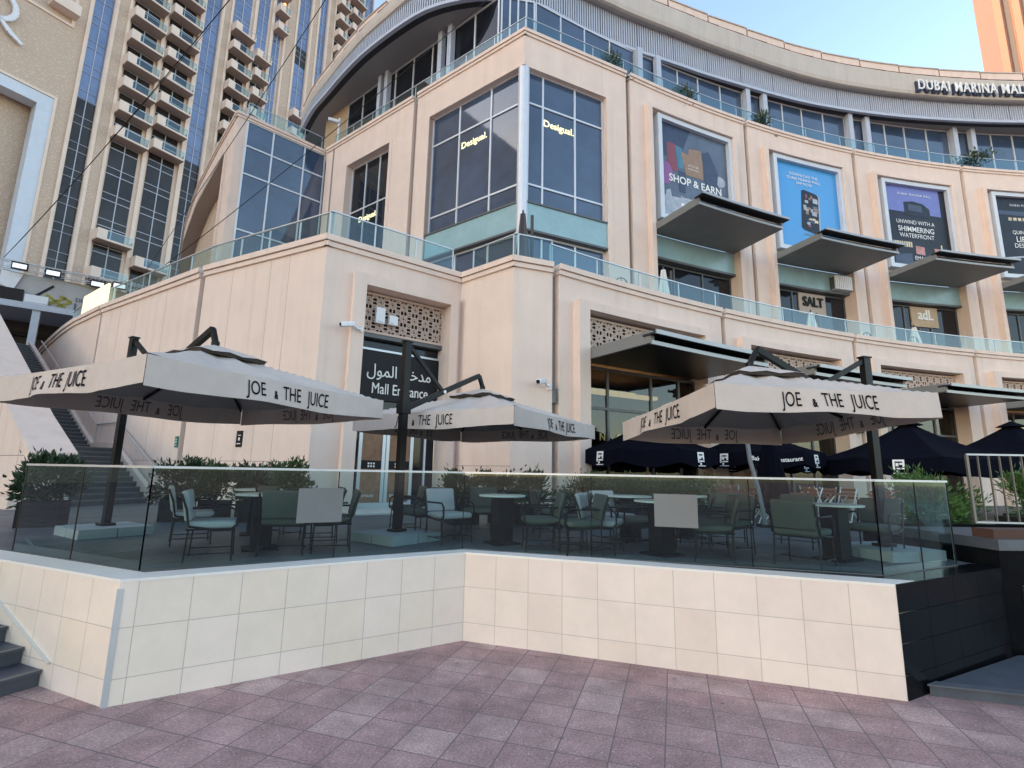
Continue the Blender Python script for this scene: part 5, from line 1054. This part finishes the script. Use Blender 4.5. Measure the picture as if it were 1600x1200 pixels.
def f1(sh, tx):
    sh([(.0, .0), (1, .0), (1, .28), (.0, .22)], 'plight'); sh([(.0, .62), (.0, 1), (.45, 1), (.3, .7)], 'pnavy', .001)
    sh([(.10, .52), (.24, .50), (.22, .80), (.10, .80)], 'pred', .004); sh([(.25, .56), (.33, .55), (.32, .78), (.22, .79)], 'pteal', .006)
    sh([(.36, .50), (.62, .50), (.66, .70), (.30, .74)], 'ptan', .008); sh([(.40, .66), (.62, .66), (.60, .82), (.42, .80)], 'ptan', .003)
    sh(circ(.07, .46, .10, .12), 'pmag', .01); sh([(.62, .50), (.82, .46), (.85, .62), (.72, .84), (.62, .80)], 'pnavy', .009)
    sh([(.26, .30), (.34, .30), (.36, .52), (.25, .53)], 'pnavy', .007); sh([(.62, .22), (.70, .22), (.76, .50), (.64, .50)], 'pnavy', .008); sh([(.82, .16), (.90, .16), (.84, .50), (.74, .50)], 'pnavy', .0075)
    sh([(.05, .12), (.17, .12), (.13, .30), (.07, .28)], 'plight', .004); sh(circ(.86, .54, .10, .06), 'plight', .005)
    tx('SHOP & EARN', .5, .42, .60, bold=.012); tx('Download U by Emaar', .46, .24, .2); sh(circ(.30, .165, .025, .02), 'signw', .01); tx('App Store', .44, .165, .16); tx('UP TO 10%', .47, .61, .16); tx('OF REWARDS', .47, .575, .13)
poster(1, 'slate poster of shopping bags with white SHOP & EARN lettering', 'pgrey', f1)
def f2(sh, tx):
    for v, s in ((.875, 'DOWNLOAD THE'), (.825, 'DUBAI MARINA MALL'), (.775, 'APP NOW')): tx(s, .45, v, .27)
    P = [(.36, .26), (.40, .235), (.60, .20), (.64, .22), (.665, .66), (.64, .685), (.44, .715), (.40, .70)]; sh([(u + .02, v - .005) for u, v in P], 'plight', .002); sh(P, 'pdark', .006)
    rnd = random.Random(4)
    for i in range(22):
        u, v = rnd.uniform(.41, .58), rnd.uniform(.27, .64); w_, h_ = rnd.uniform(.03, .08), rnd.uniform(.02, .06); sh([(u, v), (u + w_, v - .005), (u + w_, v + h_), (u, v + h_)], rnd.choice(['plight', 'ptan', 'pred', 'pnavy', 'pgrey', 'plit']), .011 + i * .0004)
    sh(circ(.55, .185, .17, .014), 'pteal', .001)
    tx('TODAY', .55, .12, .22); tx('WIN', .55, .075, .22)
poster(2, 'bright blue poster showing a tilted smartphone', 'pblue', f2)
def f3(sh, tx):
    sh([(0, .68), (.90, .66), (.90, 1), (0, 1)], 'pviolet', .001); sh([(.31, .64), (.72, .62), (.72, .74), (.62, .80), (.46, .82), (.31, .80)], 'pdark', .004); sh([(.38, .70), (.6, .69), (.6, .77), (.38, .78)], 'pnavy', .006)
    tx('DUBAI MARINA MALL', .5, .90, .22, spacing=1.3); tx('UNWIND WITH A', .46, .545, .38, sx=.95); tx('SHIMMERING', .46, .455, .50, sx=.95, bold=.004); tx('WATERFRONT', .46, .375, .42, sx=.95)
    for i in range(10): sh([(.03 + .035 * i, .235), (.055 + .035 * i, .235), (.055 + .035 * i, .30), (.03 + .035 * i, .30)], 'plit', .004)
    sh([(.42, .16), (.56, .15), (.56, .25), (.42, .26)], 'ppink', .003); sh([(.72, .14), (.88, .14), (.88, .24), (.72, .25)], 'ppink', .003); sh([(.83, .12), (.85, .12), (.85, .30), (.83, .30)], 'plit', .005); sh([(.08, .02), (.35, .02), (.35, .16), (.08, .13)], 'pnavy', .003)
    tx('EMAAR', .5, .105, .36)
poster(3, 'night poster reading UNWIND WITH A SHIMMERING WATERFRONT', 'pdark', f3)
def f4(sh, tx):
    sh([(0, .78), (1, .75), (1, .81), (0, .83)], 'pnavy', .001); tx('DUBAI MARINA MALL', .5, .90, .22, spacing=1.2)
    for i in range(9): sh([(.2 + .07 * i, .70), (.25 + .07 * i, .70), (.25 + .07 * i, .74), (.2 + .07 * i, .74)], 'plit', .003)
    tx('QUINTESSENTIAL', .5, .545, .36, sx=.95); tx('LIFESTYLE', .5, .455, .56, bold=.004, sx=.95); tx('DESTINATION', .5, .375, .44, sx=.95); sh([(.4, .14), (.7, .13), (.7, .24), (.4, .25)], 'ppink', .003); sh([(.05, .2), (.35, .23), (.35, .25), (.05, .22)], 'plight', .003)
poster(4, 'dark night poster cut by the right edge, with LIFES lettering', 'pdark', f4)
# lit letters behind the corner glass
for F, s, z, lab in ((UL, ul(3.25), 18.75, 'small lit yellow shop letters in the left leaf of the glazed corner'), (UR, 2.05, 18.75, 'small lit yellow shop letters in the right leaf of the glazed corner'), (UL, ul(11.8), 17.3, 'small lit yellow shop letters in the narrow window left of the corner')):
    dd = -.285 if s != ul(11.8) else -.485
    t = thing('shop_letters', lab, 'sign', F.p(s, dd, z), 'lit shop letters in the upper windows'); letters('Desigual.', .5, F, s, dd, z, 'letter', t, sx=.95, bold=.004)
# roof sign
rs = thing('roof_sign', 'raised white capital letters with dark sides on the roof edge', 'sign', (30, 32, 30))
s_a = s_at(1424)
vs, fs = text_mesh('DUBAI MARINA MALL', 1.15, .10, align='LEFT', bold=.004, spacing=1.12)
q = MB(); q.v = [RF.p(s_a + x * .70, .24 + h * .3, 30.62 + y) for x, y, h in vs]; q.f = fs; q.build('letters', 'signw', rs, fix=False)
vs, fs = text_mesh('DUBAI MARINA MALL', 1.15, .10, align='LEFT', bold=.03, spacing=1.12)
q = MB(); q.v = [RF.p(s_a + x * .70 - .05, .05 + h * .8, 30.54 + y) for x, y, h in vs]; q.f = fs; q.build('letter_backs', 'pnavy', rs, fix=False)
# shop signs on the first floor
for k, tx_, z, m, sz, off, lab in ((2, 'SALT', 12.6, 'black', .82, 3.55, 'black capital letters on the pale board over the shop door below the second awning'), (3, 'adL', 12.6, 'signw', .95, 3.57, 'white letters on the tan board over the shop door below the third awning')):
    t = thing('shop_sign', lab, 'sign', UPP.p(BAY * k + off, -.3, z)); s = BAY * k + off
    q = MB(); q.f_box(UPP, s - 1.0 * dU, s + 1.0 * dU, -.49, -.42, z - .8, z + .5); q.build('sign_board', 'wood2' if k == 3 else 'stucco2', t); letters(tx_, sz, UPP, s, -.415, z - .05, m, t, degr=dU, extr=.04, bold=.012, sx=.85)
ac = thing('ac_unit', 'white slatted ventilation box under the second awning', 'vent', UPP.p(BAY * 2 + 4.9, -.2, 13.7)); q = MB()
for i in range(9): a = BAY * 2 + 4.42 + i * .11; q.f_box(UPP, a, a + .07, -.05, .3, 13.35, 14.2, 1)
q.build('slats', 'white', ac); q = MB(); q.f_box(UPP, BAY * 2 + 4.41, BAY * 2 + 5.39, -.11, .2, 13.38, 14.15); q.build('box', 'alud', ac)
gs = thing('gold_letters', 'spaced gold letters on the shop window below the first lower awning', 'sign', LOW.p(2.3, -.3, 3.4))
for i, ch_ in enumerate('INCO'): letters(ch_, .34, LOW, 1.2 + .58 * i, -.345, 3.42, 'gold', gs, degr=dP)
# folded parasols on the first floor terrace
def folded(lab, x, y, h, m='offw'):
    t = thing('folded_parasol', lab, 'parasol', (x, y, 8.3), 'folded parasols on the upper terrace'); q = MB()
    for j in range(7):
        z = .9 + (h - .9) * j / 6; r = .30 - .21 * j / 6
        for i in range(20): a = 2 * math.pi * i / 20; rr = r * (1 + .2 * math.sin(a * 6)); q.v.append((rr * math.cos(a), rr * math.sin(a), z))
    for j in range(6):
        for i in range(20): q.f.append((j * 20 + i, j * 20 + (i + 1) % 20, j * 20 + 20 + (i + 1) % 20, j * 20 + 20 + i))
    q.build('cloth', m, t, local=True, fix=False); q = MB(); q.tube([(0, 0, 0), (0, 0, h + .15)], .035); q.tube([(.35, .1, 0), (.35, .1, h)], .06); q.build('pole', 'brownm', t, local=True)
for px, s, h, m, lab in (('a', -.55, 3.6, 'brownm', 'dark folded parasol before the glazed corner post'),): 
    c = (.30, 17.6); folded(lab, c[0], c[1], h, m)
for s, h, lab in ((BAY * .98 - .55, 2.6, 'cream folded parasol below the first upper awning'), (BAY * 2.05 - .1, 2.1, 'pale folded parasol right of the shop with black letters'), (BAY * 3.0 - .55, 2.1, 'pale folded parasol right of the shop with white letters')):
    c = LOW.p(s, -2.2, 0); folded(lab, c[0], c[1], h)
# chairs and tables behind the first floor railing
def wire_chair():
    t = thing('wire_chair', '', 'chair', (0, 0, 0), 'round backed chairs on the upper terrace'); q = MB(); q.tube([(-.22, .25 * math.cos(a), .95 + .27 * math.sin(a)) for a in np.linspace(0, 2 * math.pi, 17)], .018, 6); q.build('back_ring', 'brownm', t, local=True)
    q = MB(); q.tube([(0, 0, .45), (0, 0, .49)], .24, 18); q.build('seat', 'brownm', t, local=True)
    for a in (45, 135, 225, 315): q = MB(); q.tube([(.2 * math.cos(R(a)), .2 * math.sin(R(a)), .45), (.24 * math.cos(R(a)), .24 * math.sin(R(a)), 0)], .014, 6); q.build('leg', 'brownm', t, local=True)
    q = MB(); q.tube([(-.22, 0, 1.2), (-.2, 0, .47)], .014, 6); q.tube([(-.22, .17, 1.12), (-.2, .1, .47)], .012, 6); q.tube([(-.22, -.17, 1.12), (-.2, -.1, .47)], .012, 6); q.build('spindles', 'brownm', t, local=True); return t
wc_ = wire_chair(); spots = [(.45, -1.3, -60, 'left of the podium joint, behind the glazed corner railing'), (2.35, -1.25, -70, 'behind the railing right of the glazed corner'), (3.3, -1.4, 100, 'second behind the railing, right of the glazed corner'), (4.5, -1.3, -80, 'below the first upper awning'), (15.6, -1.3, -80, 'behind the railing left of the shop with black letters'), (18.0, -1.5, 90, 'behind the railing before the shop with white letters')]
for i, (s, d_, a, lab) in enumerate(spots):
    o = wc_ if i == 0 else copy_tree(wc_); c = LOW.p(s, d_, 8.301); o.location = c; o.rotation_euler.z = R(a); o['label'] = 'dark round backed chair ' + lab
# security cameras, wall lamps, small signs
def cctv(lab, p, yaw, sc=1.):
    t = thing('security_camera', lab, 'camera', p, None, yaw); q = MB(); q.rbox((.16 * sc, 0, 0), (.34 * sc, .12 * sc, .12 * sc), .02 * sc, Matrix.Rotation(R(12), 3, 'Y')); q.build('housing', 'white', t, local=True, smooth=True); q = MB(); q.tube([(.32 * sc, 0, -.035 * sc), (.345 * sc, 0, -.04 * sc)], .045 * sc); q.build('lens', 'black', t, local=True); q = MB(); q.tube([(-.02, 0, 0), (-.12 * sc, 0, -.06 * sc), (-.2 * sc, 0, -.06 * sc)], .025 * sc); q.box((-.21 * sc, 0, -.06 * sc), (.03 * sc, .14 * sc, .14 * sc)); q.build('bracket', 'white', t, local=True)
c = W3s.p(.95, .22, 4.85); cctv('white security camera on the podium wall below the balcony corner', c, R(-120), 1.3)
c = W2.p(EO0 - .34, .3, 6.15); cctv('white security camera on the left side of the entrance surround', c, R(-140), 1.1)
c = LOW.p(BAY * 2 - .45, .2, 5.1); cctv('white security camera at the right edge under the lower awnings', c, R(-150), 1.6)
ap = thing('access_point', 'tall white wireless box on the pierced entrance screen', 'wireless box', W2.p(EO0 + .58, -.2, 6.6), 'white boxes on the entrance screen'); q = MB(); q.f_box(W2, EO0 + .45, EO0 + .72, -.24, -.12, 6.5, 6.98); q.build('case', 'white', ap); q = MB(); q.f_box(W2, EO0 + .5, EO0 + .67, -.12, -.115, 6.53, 6.56); q.build('label_strip', 'steelw', ap)
ap = thing('access_point', 'square white wireless box on the pierced entrance screen', 'wireless box', W2.p(EO0 + 1.0, -.2, 6.5), 'white boxes on the entrance screen'); q = MB(); q.f_box(W2, EO0 + .86, EO0 + 1.13, -.24, -.12, 6.52, 6.8); q.build('case', 'white', ap); q = MB(); q.f_box(W2, EO0 + .9, EO0 + 1.0, -.12, -.115, 6.55, 6.58); q.build('label_strip', 'steelw', ap)
wl = thing('wall_lamp', 'dark cylinder wall lamp in the podium joint right of the camera', 'lamp', LOW.p(0, -.05, 4.5)); c = LOW.p(-.02, -.08, 0); MB().tube([(c[0], c[1], 4.3), (c[0], c[1], 4.75)], .10, 14).build('body', 'alud', wl); MB().box((c[0] + .02, c[1] + .1, 4.5), (.08, .12, .12)).build('bracket', 'alud', wl)
wl = thing('wall_lamp', 'dark hooded lamp on the pier under the third lower awning', 'lamp', LOW.p(12.2, .1, 4.6)); q = MB(); q.f_box(LOW, 12.55, 13.0, 0, .3, 4.3, 4.42, 1); q.build('hood', 'alud', wl); q = MB(); q.f_box(LOW, 12.65, 12.9, 0, .2, 4.2, 4.3, 1); q.build('lens', 'black', wl)
def plaque(lab, F, s, z, w_, h_, m):
    t = thing('wall_plaque', lab, 'sign', F.p(s, .02, z)); q = MB(); q.f_box(F, s - w_ / 2, s + w_ / 2, .0, .02, z - h_ / 2, z + h_ / 2); q.build('plate', m, t); q = MB(); q.f_box(F, s - w_ * .25, s + w_ * .25, .02, .024, z + h_ * .2, z + h_ * .24); q.f_box(F, s - w_ * .12, s + w_ * .12, .02, .024, z - h_ * .1, z + h_ * .08); q.f_box(F, s - w_ * .3, s + w_ * .3, .02, .024, z - h_ * .32, z - h_ * .27); q.build('pictogram', 'signw', t)
plaque('small dark plaque on the pink wall left of the entrance', W1, 2.75, 3.05, .26, .46, 'signd'); plaque('small green exit plaque on the pink wall beside the joint', W1, .02 - .25, 3.0, .15, .34, 'sgreen')
# roof lamps
for s, lab in ((25.2, 'small roof floodlight above the slatted band, left of the others'), (29.6, 'small roof floodlight above the first poster'), (31.2, 'dark roof spotlight next to the floodlight above the first poster'), (53.5, 'small roof floodlight above the roof letters')):
    c = RF.p(s, -1.0, PZ(s) + .55); t = thing('roof_floodlight', lab, 'floodlight', c, 'floodlights on the roof edge'); q = MB(); q.tube([(c[0], c[1], c[2] - .6), (c[0], c[1], c[2] + .2)], .05); q.build('stem', 'steelw', t); q = MB(); q.tube([(c[0], c[1], c[2] + .15), (c[0] + .05, c[1] - .1, c[2] + .65)], [.26, .08], 10); q.build('head', 'black' if 'dark' in lab else 'stucco2', t)
